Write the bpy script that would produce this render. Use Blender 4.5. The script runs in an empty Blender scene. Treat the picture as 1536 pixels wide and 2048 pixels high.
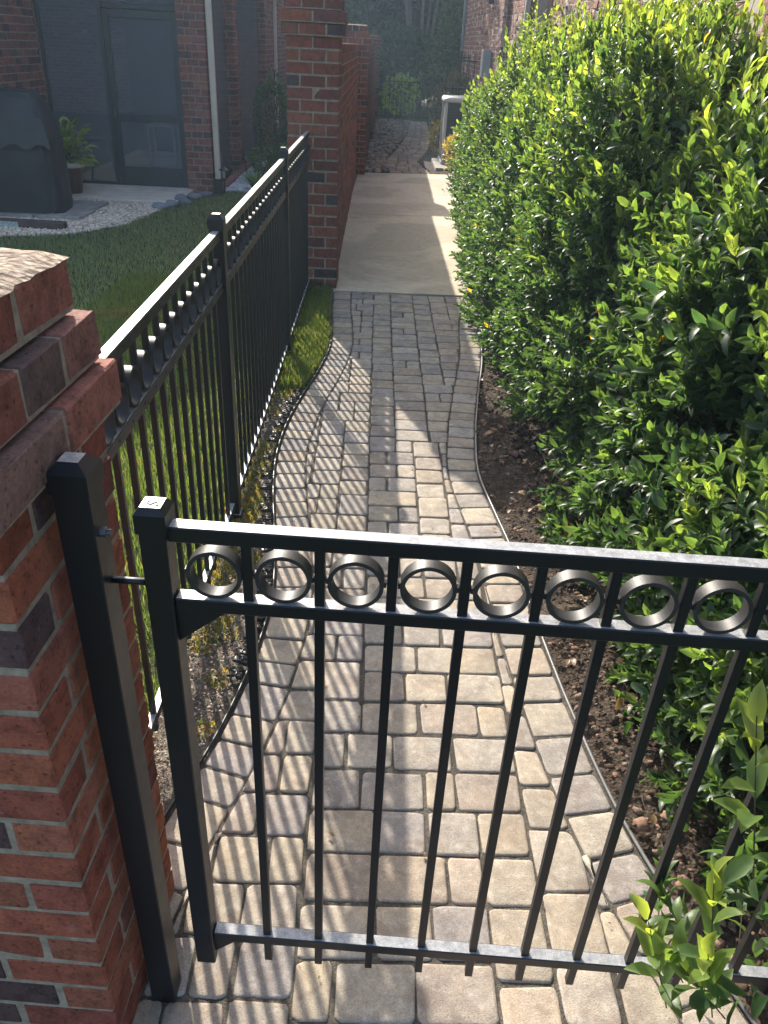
import bpy, math, random
import numpy as np
from mathutils import Matrix, Vector
rng = np.random.default_rng(11)
random.seed(11)
C = bpy.context.scene.collection
R = math.radians

# ---------------------------------------------------------------- camera
cam_d = bpy.data.cameras.new('camera')
cam = bpy.data.objects.new('camera', cam_d)
C.objects.link(cam)
bpy.context.scene.camera = cam
F, NAD = 1558.0, np.array([630. - 768, 3623. - 1024, 1558.0])
up = -NAD / np.linalg.norm(NAD)
vy = -(up[0] * (762 - 768) + up[2] * F) / up[1]
Yc = np.array([762 - 768, vy, F]); Yc /= np.linalg.norm(Yc)
Xc = np.cross(Yc, up)
RW = np.stack([Xc, Yc, up])
M = Matrix.Identity(4)
for i in range(3):
    M[i][0] = RW[i, 0]; M[i][1] = -RW[i, 1]; M[i][2] = -RW[i, 2]
M[0][3], M[1][3], M[2][3] = 0, 0, 1.79
cam.matrix_world = M
cam_d.sensor_fit = 'HORIZONTAL'; cam_d.sensor_width = 36
cam_d.lens = 36 * F / 1536
cam_d.clip_start = 0.05; cam_d.clip_end = 500

# ---------------------------------------------------------------- materials
def new_mat(name):
    m = bpy.data.materials.new(name); m.use_nodes = True
    nt = m.node_tree; nt.nodes.clear()
    out = nt.nodes.new('ShaderNodeOutputMaterial')
    return m, nt, out
def N(nt, typ, **kw):
    n = nt.nodes.new(typ)
    for k, v in kw.items():
        if k in n.inputs: n.inputs[k].default_value = v
        else: setattr(n, k, v)
    return n
def ramp(nt, fac, stops):
    r = nt.nodes.new('ShaderNodeValToRGB')
    e = r.color_ramp.elements
    while len(e) < len(stops): e.new(0.5)
    for i, (p, c) in enumerate(stops):
        e[i].position = p
        e[i].color = (c, c, c, 1) if isinstance(c, (int, float)) else (*c, 1)
    nt.links.new(fac, r.inputs[0]); return r.outputs[0]
def noise(nt, scale, detail=4, rough=.6, vec=None, dist=0):
    n = N(nt, 'ShaderNodeTexNoise', Scale=scale, Detail=detail, Roughness=rough, Distortion=dist)
    if vec is None:
        g = nt.nodes.new('ShaderNodeNewGeometry'); vec = g.outputs['Position']
    nt.links.new(vec, n.inputs['Vector']); return n.outputs['Fac']
def mix(nt, a, b, fac, mode='MIX'):
    m = nt.nodes.new('ShaderNodeMix'); m.data_type = 'RGBA'; m.blend_type = mode
    for s, v in ((m.inputs[6], a), (m.inputs[7], b), (m.inputs[0], fac)):
        if hasattr(v, 'links'): nt.links.new(v, s)
        elif isinstance(v, (int, float)): s.default_value = v if s is m.inputs[0] or s.type == 'VALUE' else (v, v, v, 1)
        else: s.default_value = (*v, 1)
    return m.outputs[2]
def bump(nt, h, strength=.5, dist=.01, nrm=None):
    b = N(nt, 'ShaderNodeBump', Strength=strength, Distance=dist)
    nt.links.new(h, b.inputs['Height'])
    if nrm is not None: nt.links.new(nrm, b.inputs['Normal'])
    return b.outputs['Normal']
def attr(nt, name='Col'):
    a = nt.nodes.new('ShaderNodeAttribute'); a.attribute_name = name; return a.outputs['Color']
def bsdf(nt, out, col, rough=.8, nrm=None, metal=0, spec=.4):
    p = N(nt, 'ShaderNodeBsdfPrincipled')
    if hasattr(col, 'links'): nt.links.new(col, p.inputs['Base Color'])
    else: p.inputs['Base Color'].default_value = (*col, 1)
    if hasattr(rough, 'links'): nt.links.new(rough, p.inputs['Roughness'])
    else: p.inputs['Roughness'].default_value = rough
    p.inputs['Metallic'].default_value = metal
    p.inputs['Specular IOR Level'].default_value = spec
    if nrm is not None: nt.links.new(nrm, p.inputs['Normal'])
    nt.links.new(p.outputs[0], out.inputs[0]); return p

def m_brick(name, rough_bump=.5, bdist=.006, scale=1.0):
    m, nt, out = new_mat(name)
    n1 = noise(nt, 22 * scale, 5, .7); n2 = noise(nt, 90 * scale, 4, .7); n3 = noise(nt, 5, 3)
    c = mix(nt, attr(nt), ramp(nt, n1, [(.3, .35), (.5, .95), (.75, 1.35)]), .8, 'MULTIPLY')
    n4 = noise(nt, 34, 4, .6)
    c = mix(nt, c, (.36, .27, .21), ramp(nt, n2, [(.62, 0), (.8, .35)]))
    c = mix(nt, c, (.33, .28, .24), ramp(nt, n4, [(.66, 0), (.76, .4)]))
    c = mix(nt, c, (.07, .05, .045), ramp(nt, n3, [(.6, 0), (.78, .3)]))
    vo = N(nt, 'ShaderNodeTexVoronoi', Scale=75. * scale); g = nt.nodes.new('ShaderNodeNewGeometry'); nt.links.new(g.outputs['Position'], vo.inputs['Vector'])
    pit = ramp(nt, vo.outputs['Distance'], [(.1, 0), (.28, 1)]); c = mix(nt, c, mix(nt, c, (.45, .42, .42), 1, 'MULTIPLY'), ramp(nt, pit, [(0, .6), (.5, 0)]))
    n6 = noise(nt, 160 * scale, 3, .7); c = mix(nt, c, ramp(nt, n6, [(.35, .7), (.65, 1.15)]), .7, 'MULTIPLY')
    h = mix(nt, mix(nt, n1, n2, .35), pit, .25)
    bsdf(nt, out, c, .88, bump(nt, h, rough_bump, bdist * 1.3), spec=.2)
    return m
def m_simple(name, col, rough=.6, spec=.4, var=.25, scale=12, bs=.15, metal=0):
    m, nt, out = new_mat(name)
    n = noise(nt, scale, 5, .65)
    c = mix(nt, col, ramp(nt, n, [(.3, 1 - var), (.7, 1 + var)]), 1, 'MULTIPLY')
    bsdf(nt, out, c, rough, bump(nt, noise(nt, scale * 6, 4), bs, .003), metal, spec)
    return m
def m_paint():
    m, nt, out = new_mat('black_powder_coat')
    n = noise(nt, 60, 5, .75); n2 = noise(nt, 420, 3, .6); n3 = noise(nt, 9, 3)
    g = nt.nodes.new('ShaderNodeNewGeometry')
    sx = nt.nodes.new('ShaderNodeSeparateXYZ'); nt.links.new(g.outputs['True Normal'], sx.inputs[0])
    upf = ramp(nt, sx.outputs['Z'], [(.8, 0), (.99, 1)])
    dust_glint = mix(nt, 0.0, ramp(nt, n, [(.36, .5), (.66, .95)]), upf)  # upward faces: dust plus sun glint and sky reflection mixed into the colour
    dust_glint = mix(nt, dust_glint, ramp(nt, n2, [(.5, .2), (.7, 1)]), .5, 'MULTIPLY')
    c = mix(nt, (.007, .008, .011), (.60, .61, .62), dust_glint)
    r = ramp(nt, mix(nt, n3, n, .5), [(.3, .30), (.7, .46)])
    bsdf(nt, out, c, r, bump(nt, n2, .05, .001), spec=.45)
    return m
def m_leaf(name, trans=.4, rough=.3, gain=2.2):
    m, nt, out = new_mat(name)
    a = attr(nt)
    n = noise(nt, 14, 3)
    c = mix(nt, a, ramp(nt, n, [(.3, .75), (.7, 1.2)]), 1, 'MULTIPLY')
    p = bsdf(nt, out, c, rough, None, spec=.38)
    t = nt.nodes.new('ShaderNodeBsdfTranslucent')
    tc = mix(nt, c, (gain * 1.05, gain * 1.0, gain * .45), 1, 'MULTIPLY')
    nt.links.new(tc, t.inputs[0])
    ms = nt.nodes.new('ShaderNodeMixShader'); ms.inputs[0].default_value = trans
    nt.links.new(p.outputs[0], ms.inputs[1]); nt.links.new(t.outputs[0], ms.inputs[2])
    nt.links.new(ms.outputs[0], out.inputs[0])
    return m
def m_paver():
    m, nt, out = new_mat('tumbled_paver')
    a = attr(nt)
    n1 = noise(nt, 7, 4, .6); n2 = noise(nt, 38, 5, .7); n3 = noise(nt, 260, 3, .6)
    c = mix(nt, a, ramp(nt, n1, [(.3, (.72, .70, .70)), (.5, (1, .98, .95)), (.72, (1.18, 1.1, .98))]), 1, 'MULTIPLY')
    c = mix(nt, c, ramp(nt, n2, [(.3, .72), (.6, 1.1)]), .6, 'MULTIPLY')
    c = mix(nt, c, ramp(nt, n3, [(.35, .6), (.6, 1.12)]), .55, 'MULTIPLY')
    c = mix(nt, c, (.60, .55, .47), ramp(nt, n2, [(.56, 0), (.78, .5)]))
    n5 = noise(nt, 11, 3, .5, dist=1.2)
    c = mix(nt, c, (.19, .14, .105), ramp(nt, n5, [(.52, 0), (.7, .5)]))
    n8 = noise(nt, 16, 4, .6, dist=.8); c = mix(nt, c, (.50, .46, .39), ramp(nt, n8, [(.56, 0), (.72, .4)]))
    h = mix(nt, n2, n3, .5)
    vo = N(nt, 'ShaderNodeTexVoronoi', Scale=190.); g = nt.nodes.new('ShaderNodeNewGeometry'); nt.links.new(g.outputs['Position'], vo.inputs['Vector'])
    pit = ramp(nt, vo.outputs['Distance'], [(.12, 0), (.3, 1)]); c = mix(nt, c, mix(nt, c, (.45, .42, .40), 1, 'MULTIPLY'), ramp(nt, pit, [(0, .55), (.5, 0)]))
    bsdf(nt, out, c, .88, bump(nt, pit, .35, .002, bump(nt, h, .6, .004)), spec=.28)
    return m
def m_soil(name, c1, c2, c3, scale=30):
    m, nt, out = new_mat(name)
    n1 = noise(nt, scale, 6, .75); n2 = noise(nt, 4, 3); v = N(nt, 'ShaderNodeTexVoronoi', Scale=scale * 4)
    g = nt.nodes.new('ShaderNodeNewGeometry'); nt.links.new(g.outputs['Position'], v.inputs['Vector'])
    c = mix(nt, ramp(nt, n1, [(.3, c1), (.5, c2), (.72, c3)]), ramp(nt, n2, [(.35, .65), (.65, 1.15)]), 1, 'MULTIPLY')
    c = mix(nt, c, ramp(nt, v.outputs['Distance'], [(0, 1.15), (.7, .55)]), .7, 'MULTIPLY')
    h = mix(nt, n1, v.outputs['Distance'], .4)
    bsdf(nt, out, c, .95, bump(nt, h, .9, .012), spec=.15)
    return m
def m_concrete():
    m, nt, out = new_mat('concrete')
    n1 = noise(nt, .9, 4, .55, dist=.6); n2 = noise(nt, 14, 5, .7); n3 = noise(nt, 220, 3)
    c = mix(nt, (.62, .535, .395), (.48, .41, .305), ramp(nt, n1, [(.46, 0), (.56, 1)]))
    c = mix(nt, c, ramp(nt, n2, [(.3, .86), (.7, 1.1)]), 1, 'MULTIPLY')
    c = mix(nt, c, ramp(nt, n3, [(.35, .8), (.65, 1.1)]), .6, 'MULTIPLY')
    wv = N(nt, 'ShaderNodeTexWave', Scale=55., Distortion=3., Detail=3.); g = nt.nodes.new('ShaderNodeNewGeometry'); wv.bands_direction = 'Y'; nt.links.new(g.outputs['Position'], wv.inputs['Vector'])
    n7 = noise(nt, 3.2, 5, .7); c = mix(nt, c, (.24, .19, .14), ramp(nt, n7, [(.6, 0), (.72, .35)]))
    bsdf(nt, out, c, .88, bump(nt, wv.outputs['Fac'], .25, .003, bump(nt, mix(nt, n2, n3, .5), .3, .003)), spec=.3)
    return m
def m_attr(name, rough=.8, spec=.3, bs=.4, scale=60, bd=.004):
    m, nt, out = new_mat(name)
    n = noise(nt, scale, 4, .7)
    c = mix(nt, attr(nt), ramp(nt, n, [(.3, .65), (.7, 1.25)]), .8, 'MULTIPLY')
    bsdf(nt, out, c, rough, bump(nt, n, bs, bd), spec=spec)
    return m
def m_screen():
    m, nt, out = new_mat('insect_screen')
    p = N(nt, 'ShaderNodeBsdfPrincipled'); p.inputs['Base Color'].default_value = (.10, .13, .165, 1)
    p.inputs['Roughness'].default_value = .55
    t = nt.nodes.new('ShaderNodeBsdfTransparent')
    ms = nt.nodes.new('ShaderNodeMixShader'); ms.inputs[0].default_value = .55
    nt.links.new(p.outputs[0], ms.inputs[1]); nt.links.new(t.outputs[0], ms.inputs[2])
    nt.links.new(ms.outputs[0], out.inputs[0]); return m

MAT = dict(step=m_simple('pale_concrete_step', (.66, .58, .48), .88, .2, .15, 6, .3),wash=m_soil('weathered_mortar_wash', (.15, .11, .09), (.36, .28, .215), (.50, .42, .33), 22),
    brick=m_brick('weathered_red_brick', .95, .008), rbrick=m_brick('rock_face_brick', 1.0, .018, .8),
    mortar=m_simple('mortar', (.29, .25, .19), .95, .1, .35, 40, .8),
    rmortar=m_simple('pale_mortar', (.42, .36, .31), .95, .1, .25, 30, .5),
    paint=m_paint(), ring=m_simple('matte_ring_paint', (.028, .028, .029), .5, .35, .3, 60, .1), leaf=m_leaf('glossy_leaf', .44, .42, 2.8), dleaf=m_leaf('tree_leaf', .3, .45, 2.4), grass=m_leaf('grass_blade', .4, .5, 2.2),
    paver=m_paver(), sand=m_soil('joint_sand', (.08, .07, .06), (.17, .15, .125), (.31, .275, .225), 120),
    soil=m_soil('dark_soil', (.035, .026, .02), (.085, .062, .046), (.19, .145, .11), 26),
    lawn=m_soil('lawn_soil', (.03, .04, .015), (.05, .065, .022), (.10, .09, .05), 20),
    grit=m_soil('gritty_sand', (.10, .085, .06), (.24, .20, .155), (.42, .36, .28), 60),
    concrete=m_concrete(), stone=m_attr('stone', .85, .25, .5, 50), clod=m_attr('soil_clod', .95, .1, .8, 80, .006),
    twig=m_simple('twig', (.10, .065, .04), .8, .2, .4, 40), stem=m_simple('green_stem', (.09, .13, .03), .6, .3, .3, 40),
    white=m_simple('cream_paint_metal', (.62, .58, .48), .45, .4, .08, 4, .05), acw=m_simple('off_white_enamel', (.62, .60, .54), .45, .4, .1, 5, .05),
    grille=m_simple('dark_louvre', (.035, .034, .04), .5, .4, .2, 20, .1), screen=m_screen(),
    frame=m_simple('bronze_aluminium', (.035, .045, .052), .4, .4, .15, 8, .05),
    cover=m_simple('grill_cover_vinyl', (.014, .018, .021), .5, .45, .3, 5, .2),
    plastic=m_simple('black_plastic', (.012, .012, .013), .4, .5, .3, 20, .1),
    edge=m_simple('grey_plastic', (.16, .155, .15), .4, .5, .3, 15, .1), roof=m_simple('shingle', (.07, .062, .06), .95, .1, .4, 9, .5),
    pot=m_simple('terracotta_glaze', (.10, .035, .028), .45, .4, .2, 6, .1), slate=m_simple('grey_patio_stone', (.30, .275, .25), .85, .25, .3, 9, .3),
    wood=m_simple('dark_timber', (.075, .055, .048), .7, .3, .35, 15, .3), yellow=m_simple('honey_wood', (.35, .22, .07), .5, .4, .2, 10, .1),
    pale_bark=m_simple('pale_bark', (.15, .12, .095), .85, .2, .3, 8, .4), bark=m_simple('bark', (.11, .09, .075), .9, .2, .4, 14, .7), bolt=m_simple('zinc_bolt', (.10, .10, .11), .35, .5, .2, 30, .1, .6),
    red=m_simple('red_plastic_tag', (.42, .02, .03), .4, .4, .15, 30, .1), siding=m_simple('interior_wall', (.10, .10, .10), .9, .2, .1, 3, .05),
    glass=m_simple('lantern_glass', (.30, .29, .27), .2, .5, .1, 6, .02), meter=m_simple('grey_meter_enamel', (.33, .35, .36), .5, .4, .1, 6, .05),
    tan=m_simple('weathered_cast_metal', (.34, .27, .22), .6, .4, .2, 20, .1), emblem=m_simple('engraved_line', (.03, .03, .03), .6, .3, .1, 20, .05),
    flag=m_attr('flagstone', .9, .25, .4, 30), label=m_simple('pale_label', (.28, .36, .36), .6, .3, .5, 25, .1))

# ---------------------------------------------------------------- object helpers
def build(name, V, faces, mat, parent=None, col=None, smooth=False):
    """V (n,3) floats; faces: list of (m,k) int arrays."""
    V = np.asarray(V, np.float32)
    me = bpy.data.meshes.new(name)
    faces = [np.asarray(f, np.int32) for f in faces if len(f)]
    tot = np.concatenate([np.full(len(f), f.shape[1], np.int32) for f in faces])
    idx = np.concatenate([f.ravel() for f in faces])
    st = np.concatenate([[0], np.cumsum(tot)[:-1]]).astype(np.int32)
    me.vertices.add(len(V)); me.vertices.foreach_set('co', V.ravel())
    me.loops.add(len(idx)); me.loops.foreach_set('vertex_index', idx)
    me.polygons.add(len(tot)); me.polygons.foreach_set('loop_start', st); me.polygons.foreach_set('loop_total', tot)
    me.polygons.foreach_set('use_smooth', np.full(len(tot), bool(smooth)))
    me.update(calc_edges=True); me.validate()
    if col is not None:
        a = me.color_attributes.new('Col', 'FLOAT_COLOR', 'POINT')
        cc = np.ones((len(V), 4), np.float32); cc[:, :3] = col
        a.data.foreach_set('color', cc.ravel())
    me.materials.append(MAT[mat])
    o = bpy.data.objects.new(name, me); C.objects.link(o)
    if parent is not None: o.parent = parent
    return o
def empty(name, loc=(0, 0, 0), rz=0.0):
    o = bpy.data.objects.new(name, None); C.objects.link(o)
    o.location = loc; o.rotation_euler = (0, 0, rz); o.empty_display_size = .1
    return o
def tag(o, label=None, cat=None, group=None, kind=None):
    if label: o['label'] = label
    if cat: o['category'] = cat
    if group: o['group'] = group
    if kind: o['kind'] = kind
    return o

# chamfered box template
def _tpl():
    vid = {}; S = []; A = []
    for s in [(a, b, c) for a in (-1, 1) for b in (-1, 1) for c in (-1, 1)]:
        for ax in range(3):
            vid[(s, ax)] = len(S); S.append(s); A.append(ax)
    q, t = [], []
    for ax in range(3):
        o1, o2 = [k for k in range(3) if k != ax]
        for sg in (-1, 1):
            f = []
            for (p, r) in ((-1, -1), (1, -1), (1, 1), (-1, 1)):
                s = [0, 0, 0]; s[ax] = sg; s[o1] = p; s[o2] = r; f.append(vid[(tuple(s), ax)])
            q.append(f)
    for c in range(3):
        a, b = [k for k in range(3) if k != c]
        for sa in (-1, 1):
            for sb in (-1, 1):
                def g(ax, sc):
                    s = [0, 0, 0]; s[a] = sa; s[b] = sb; s[c] = sc; return vid[(tuple(s), ax)]
                q.append([g(a, -1), g(a, 1), g(b, 1), g(b, -1)])
    for s in [(a, b, c) for a in (-1, 1) for b in (-1, 1) for c in (-1, 1)]:
        t.append([vid[(s, 0)], vid[(s, 1)], vid[(s, 2)]])
    S = np.array(S, float); A = np.array(A)
    inset = np.ones((24, 3)); inset[np.arange(24), A] = 0
    P = S - S * inset * .2
    def fix(fs):
        r = []
        for f in fs:
            v = P[f]; n = np.cross(v[1] - v[0], v[2] - v[0])
            r.append(f if n @ v.mean(0) > 0 else f[::-1])
        return np.array(r)
    return S, inset, fix(q), fix(t)
BS, BI, BQ, BT = _tpl()
class MB:
    def __init__(s): s.V = []; s.F = {}; s.c = []; s.n = 0
    def add(s, V, faces, col=None):
        V = np.asarray(V, float)
        for f in faces:
            f = np.asarray(f)
            s.F.setdefault(f.shape[1], []).append(f + s.n)
        s.V.append(V); s.n += len(V)
        s.c.append(np.broadcast_to(np.array(col if col is not None else (.5, .5, .5), float), (len(V), 3)))
    def boxes(s, cen, half, axes=None, ch=.003, col=None, jit=0):
        cen = np.atleast_2d(np.asarray(cen, float)); half = np.broadcast_to(np.asarray(half, float), cen.shape)
        n = len(cen); ch = np.minimum(ch, half.min(1) * .45)[:, None, None]
        L = BS[None] * half[:, None] - BS[None] * BI[None] * ch
        if jit: L = L + rng.normal(0, jit, L.shape)
        if axes is not None: L = np.einsum('nvk,kj->nvj', L, np.asarray(axes, float)) if np.ndim(axes) == 2 else np.einsum('nvk,nkj->nvj', L, axes)
        V = (L + cen[:, None]).reshape(-1, 3)
        off = (np.arange(n) * 24)[:, None, None]
        c = None if col is None else np.repeat(np.broadcast_to(np.asarray(col, float), (n, 3)), 24, 0)
        s.add(V, [(BQ[None] + off).reshape(-1, 4), (BT[None] + off).reshape(-1, 3)], c)
    def box(s, lo, hi, ch=.002, col=None):
        lo = np.array(lo, float); hi = np.array(hi, float); s.boxes((lo + hi) / 2, (hi - lo) / 2, None, ch, col)
    def tube(s, pts, rad, k=8, col=None, cap=True):
        pts = np.asarray(pts, float); n = len(pts); rad = np.broadcast_to(np.asarray(rad, float), (n,))
        d = np.gradient(pts, axis=0); d /= np.linalg.norm(d, axis=1)[:, None] + 1e-9
        ref = np.array([0, 0, 1.]) if abs(d[0, 2]) < .9 else np.array([1., 0, 0])
        u = np.cross(d, ref); u /= np.linalg.norm(u, axis=1)[:, None] + 1e-9; w = np.cross(d, u)
        a = np.arange(k) * 2 * math.pi / k
        V = pts[:, None] + rad[:, None, None] * (np.cos(a)[None, :, None] * u[:, None] + np.sin(a)[None, :, None] * w[:, None])
        i = np.arange(n - 1)[:, None] * k; j = np.arange(k)[None]; jn = (j + 1) % k
        f = np.stack([i + j, i + k + j, i + k + jn, i + jn], -1).reshape(-1, 4)
        fs = [f]
        if cap: fs += [np.arange(k)[None], ((n - 1) * k + np.arange(k))[None, ::-1]]
        s.add(V.reshape(-1, 3), fs, col)
    def lathe(s, prof, k=20, cen=(0, 0, 0), col=None, sq=None):
        prof = np.asarray(prof, float); n = len(prof); a = np.arange(k) * 2 * math.pi / k
        V = np.stack([prof[:, :1] * np.cos(a), prof[:, :1] * np.sin(a), np.repeat(prof[:, 1:], k, 1)], -1) + np.array(cen)
        i = np.arange(n - 1)[:, None] * k; j = np.arange(k)[None]; jn = (j + 1) % k
        s.add(V.reshape(-1, 3), [np.stack([i + j, i + jn, i + k + jn, i + k + j], -1).reshape(-1, 4), np.arange(k)[None, ::-1], ((n - 1) * k + np.arange(k))[None]], col)
    def build(s, name, mat, parent=None, smooth=False):
        return build(name, np.concatenate(s.V), [np.concatenate(f) for f in s.F.values()], mat, parent, np.concatenate(s.c), smooth)
def one_box(name, lo, hi, mat, parent=None, ch=.002):
    b = MB(); b.box(lo, hi, ch); return b.build(name, mat, parent)
def link_copy(o, parent, loc=None):
    c = o.copy(); C.objects.link(c); c.parent = parent
    if loc is not None: c.location = loc
    return c

# smooth value noise in numpy for terrain
def vnoise(x, y, f, seed=0):
    x = x * f; y = y * f; xi = np.floor(x).astype(int); yi = np.floor(y).astype(int); fx = x - xi; fy = y - yi
    fx = fx * fx * (3 - 2 * fx); fy = fy * fy * (3 - 2 * fy)
    h = lambda a, b: (np.sin(a * 127.1 + b * 311.7 + seed * 74.7) * 43758.5453) % 1.0
    return (h(xi, yi) * (1 - fx) + h(xi + 1, yi) * fx) * (1 - fy) + (h(xi, yi + 1) * (1 - fx) + h(xi + 1, yi + 1) * fx) * fy
def fbm(x, y, f, o=4, seed=0):
    r = 0; a = 1; s = 0
    for k in range(o): r = r + a * vnoise(x, y, f * 2 ** k, seed + k); s += a; a *= .55
    return r / s
def sheet(name, x0, x1, y0, y1, nx, ny, zf, mat, kind='structure'):
    """x0,x1 may be functions of y"""
    y = np.linspace(y0, y1, ny); u = np.linspace(0, 1, nx)
    a = x0(y) if callable(x0) else np.full(ny, x0); b = x1(y) if callable(x1) else np.full(ny, x1)
    X = a[:, None] + (b - a)[:, None] * u; Y = np.repeat(y[:, None], nx, 1); Z = zf(X, Y, u[None] + 0 * X)
    i = np.arange(ny - 1)[:, None] * nx; j = np.arange(nx - 1)[None]
    f = np.stack([i + j, i + j + 1, i + nx + j + 1, i + nx + j], -1).reshape(-1, 4)
    o = build(name, np.stack([X, Y, Z], -1).reshape(-1, 3), [f], mat, None, None, True)
    return tag(o, kind=kind)

# ---------------------------------------------------------------- ground, path curves
def curve(pts):
    p = np.array(sorted(pts)); 
    def f(y):
        y = np.asarray(y, float)
        k = np.clip(np.searchsorted(p[:, 0], y) - 1, 0, len(p) - 2)
        m = np.gradient(p[:, 1], p[:, 0])
        h = p[k + 1, 0] - p[k, 0]; t = np.clip((y - p[k, 0]) / h, 0, 1)
        return (2 * t**3 - 3 * t**2 + 1) * p[k, 1] + (t**3 - 2 * t**2 + t) * h * m[k] + (-2 * t**3 + 3 * t**2) * p[k + 1, 1] + (t**3 - t**2) * h * m[k + 1]
    return f
XL = curve([(.2, -.70), (.9, -.60), (1.37, -.49), (1.6, -.42), (1.9, -.36), (2.3, -.325), (2.8, -.37), (3.1, -.41), (3.45, -.44), (3.87, -.43), (4.25, -.385), (4.72, -.31), (5.2, -.265), (5.65, -.28), (6.0, -.30), (6.56, -.32)])
XR = curve([(.2, 1.15), (.7, .95), (1.04, .83), (1.39, .735), (1.78, .68), (2.2, .645), (2.77, .615), (3.04, .585), (3.38, .555), (3.77, .58), (4.33, .65), (5.13, .765), (5.6, .80), (5.93, .835), (6.56, .93)])

tag(sheet('ground', -150, 150, -40, 260, 3, 3, lambda X, Y, u: 0 * X - .06, 'lawn'), kind='structure')
sheet('lawn', -9, -.545, .3, 22, 60, 120, lambda X, Y, u: -.015 + .02 * fbm(X, Y, 1.2, 3), 'lawn')
sheet('far_lawn', -20, 20, 24.3, 70, 30, 30, lambda X, Y, u: .01 * fbm(X, Y, .5, 2) - .02, 'lawn')
sheet('path_bedding', lambda y: XL(y) - .01, lambda y: XR(y) + .01, .2, 6.56, 90, 400, lambda X, Y, u: -.0072 + .004 * fbm(X, Y, 45, 2), 'sand')
sheet('planting_strip', lambda y: 0 * y - .60, lambda y: XL(y) - .005, .9, 6.62, 30, 260, lambda X, Y, u: -.012 + .03 * fbm(X, Y, 9, 4) - .012 * u, 'grit')
sheet('soil_bed', lambda y: np.where(y < 6.5, XR(np.minimum(y, 6.56)) + .008, .95 + .05 * np.clip(y - 6.5, 0, 7)), 2.1, .2, 14.1, 90, 700,
      lambda X, Y, u: -.025 + .075 * fbm(X, Y, 7, 5, 3) * np.clip(u * 9, .25, 1) + .05 * np.clip(u - .3, 0, 1), 'soil')

# pavers ---------------------------------------------------------------
PAL = np.array([(.375, .325, .26), (.365, .32, .27), (.335, .30, .26), (.39, .335, .26), (.305, .275, .245), (.355, .295, .235), (.395, .35, .29), (.315, .285, .265), (.33, .28, .235)])
def rounded(poly, j, r):
    P = np.asarray(poly, float); n = len(P)
    # inset by j
    e = np.roll(P, -1, 0) - P; e /= np.linalg.norm(e, axis=1)[:, None] + 1e-9
    nr = np.stack([-e[:, 1], e[:, 0]], 1)
    npv = np.roll(nr, 1, 0); b = nr + npv; b /= (1 + (nr * npv).sum(1))[:, None].clip(.35)
    P = P + b * j
    out = []
    for i in range(n):
        a, p, c = P[i - 1], P[i], P[(i + 1) % n]
        la, lc = np.linalg.norm(a - p), np.linalg.norm(c - p)
        ra = min(r * random.uniform(.7, 1.4), la * .4); rc = min(r * random.uniform(.7, 1.4), lc * .4)
        s, t = p + (a - p) / (la + 1e-9) * ra, p + (c - p) / (lc + 1e-9) * rc
        for q in (0, .33, .67, 1): out.append((1 - q)**2 * s + 2 * q * (1 - q) * p + q * q * t)
    return np.array(out)
def unit_(a): return a / (np.linalg.norm(a, axis=-1, keepdims=True) + 1e-9)
def add_paver(mb, poly, pal=PAL, z0=0.0, j=.0034, r=.016, th=.04, dome=.0006):
    P = rounded(poly, j, r); n = len(P)
    P = P + rng.normal(0, .0006, P.shape); th_ = np.arange(n) / n * 6.283; P = P + (.0012 * np.sin(th_ * 3 + random.uniform(0, 6)) + .0009 * np.sin(th_ * 7 + random.uniform(0, 6)))[:, None] * unit_(P - P.mean(0))
    c = P.mean(0); cz = z0 + random.gauss(0, .0011); sl = rng.normal(0, .005, 2)
    zz = lambda Q: cz + (Q - c) @ sl
    size = min(np.ptp(P[:, 0]), np.ptp(P[:, 1]))
    e = np.roll(P, -1, 0) - np.roll(P, 1, 0); nr = np.stack([-e[:, 1], e[:, 0]], 1); nr /= np.linalg.norm(nr, axis=1)[:, None] + 1e-9
    ins = lambda d: P + nr * min(d, size * .3)
    sc_ = lambda k: c + (P - c) * k
    Ls = [(P, -th), (P, -.008), (ins(.0012), -.0034), (ins(.0034), -.0011), (ins(.008), -.0002), (sc_(.62), dome * .5), (sc_(.3), dome * .9)]
    V = [np.column_stack([Q, zz(Q) + z]) for Q, z in Ls]
    V.append(np.array([[*c, cz + dome]]))
    V = np.concatenate(V); i = np.arange(n); k = (i + 1) % n
    q = np.concatenate([np.stack([L * n + i, L * n + k, (L + 1) * n + k, (L + 1) * n + i], 1) for L in range(6)])
    t = np.stack([6 * n + i, 6 * n + k, np.full(n, 7 * n)], 1)
    col = pal[random.randrange(len(pal))] * random.uniform(.88, 1.1)
    cc = np.repeat(col[None], len(V), 0) * (1 + rng.normal(0, .035, (len(V), 1)))
    mb.add(V, [q, t], cc)
def clip(poly, p, q):
    """keep the part to the left of p->q"""
    d = np.array(q) - p; out = []
    s = [d[0] * (v[1] - p[1]) - d[1] * (v[0] - p[0]) for v in poly]
    for i in range(len(poly)):
        a, b, sa, sb = np.array(poly[i]), np.array(poly[(i + 1) % len(poly)]), s[i], s[(i + 1) % len(poly)]
        if sa >= 0: out.append(a)
        if sa * sb < 0: out.append(a + (b - a) * sa / (sa - sb))
    return out
def area(P): P = np.array(P); x, y = P[:, 0], P[:, 1]; return .5 * abs(np.dot(x, np.roll(y, -1)) - np.dot(y, np.roll(x, -1)))
BW = .146
def offset_curve(f, sgn):
    y = np.linspace(.2, 6.56, 240); x = f(y); dx = np.gradient(x, y); L = np.sqrt(1 + dx * dx)
    return np.stack([x, y], 1), np.stack([x + sgn * BW / L, y - sgn * BW * dx / L], 1)
lo_, li_ = offset_curve(XL, 1); ro_, ri_ = offset_curve(XR, -1)
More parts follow.
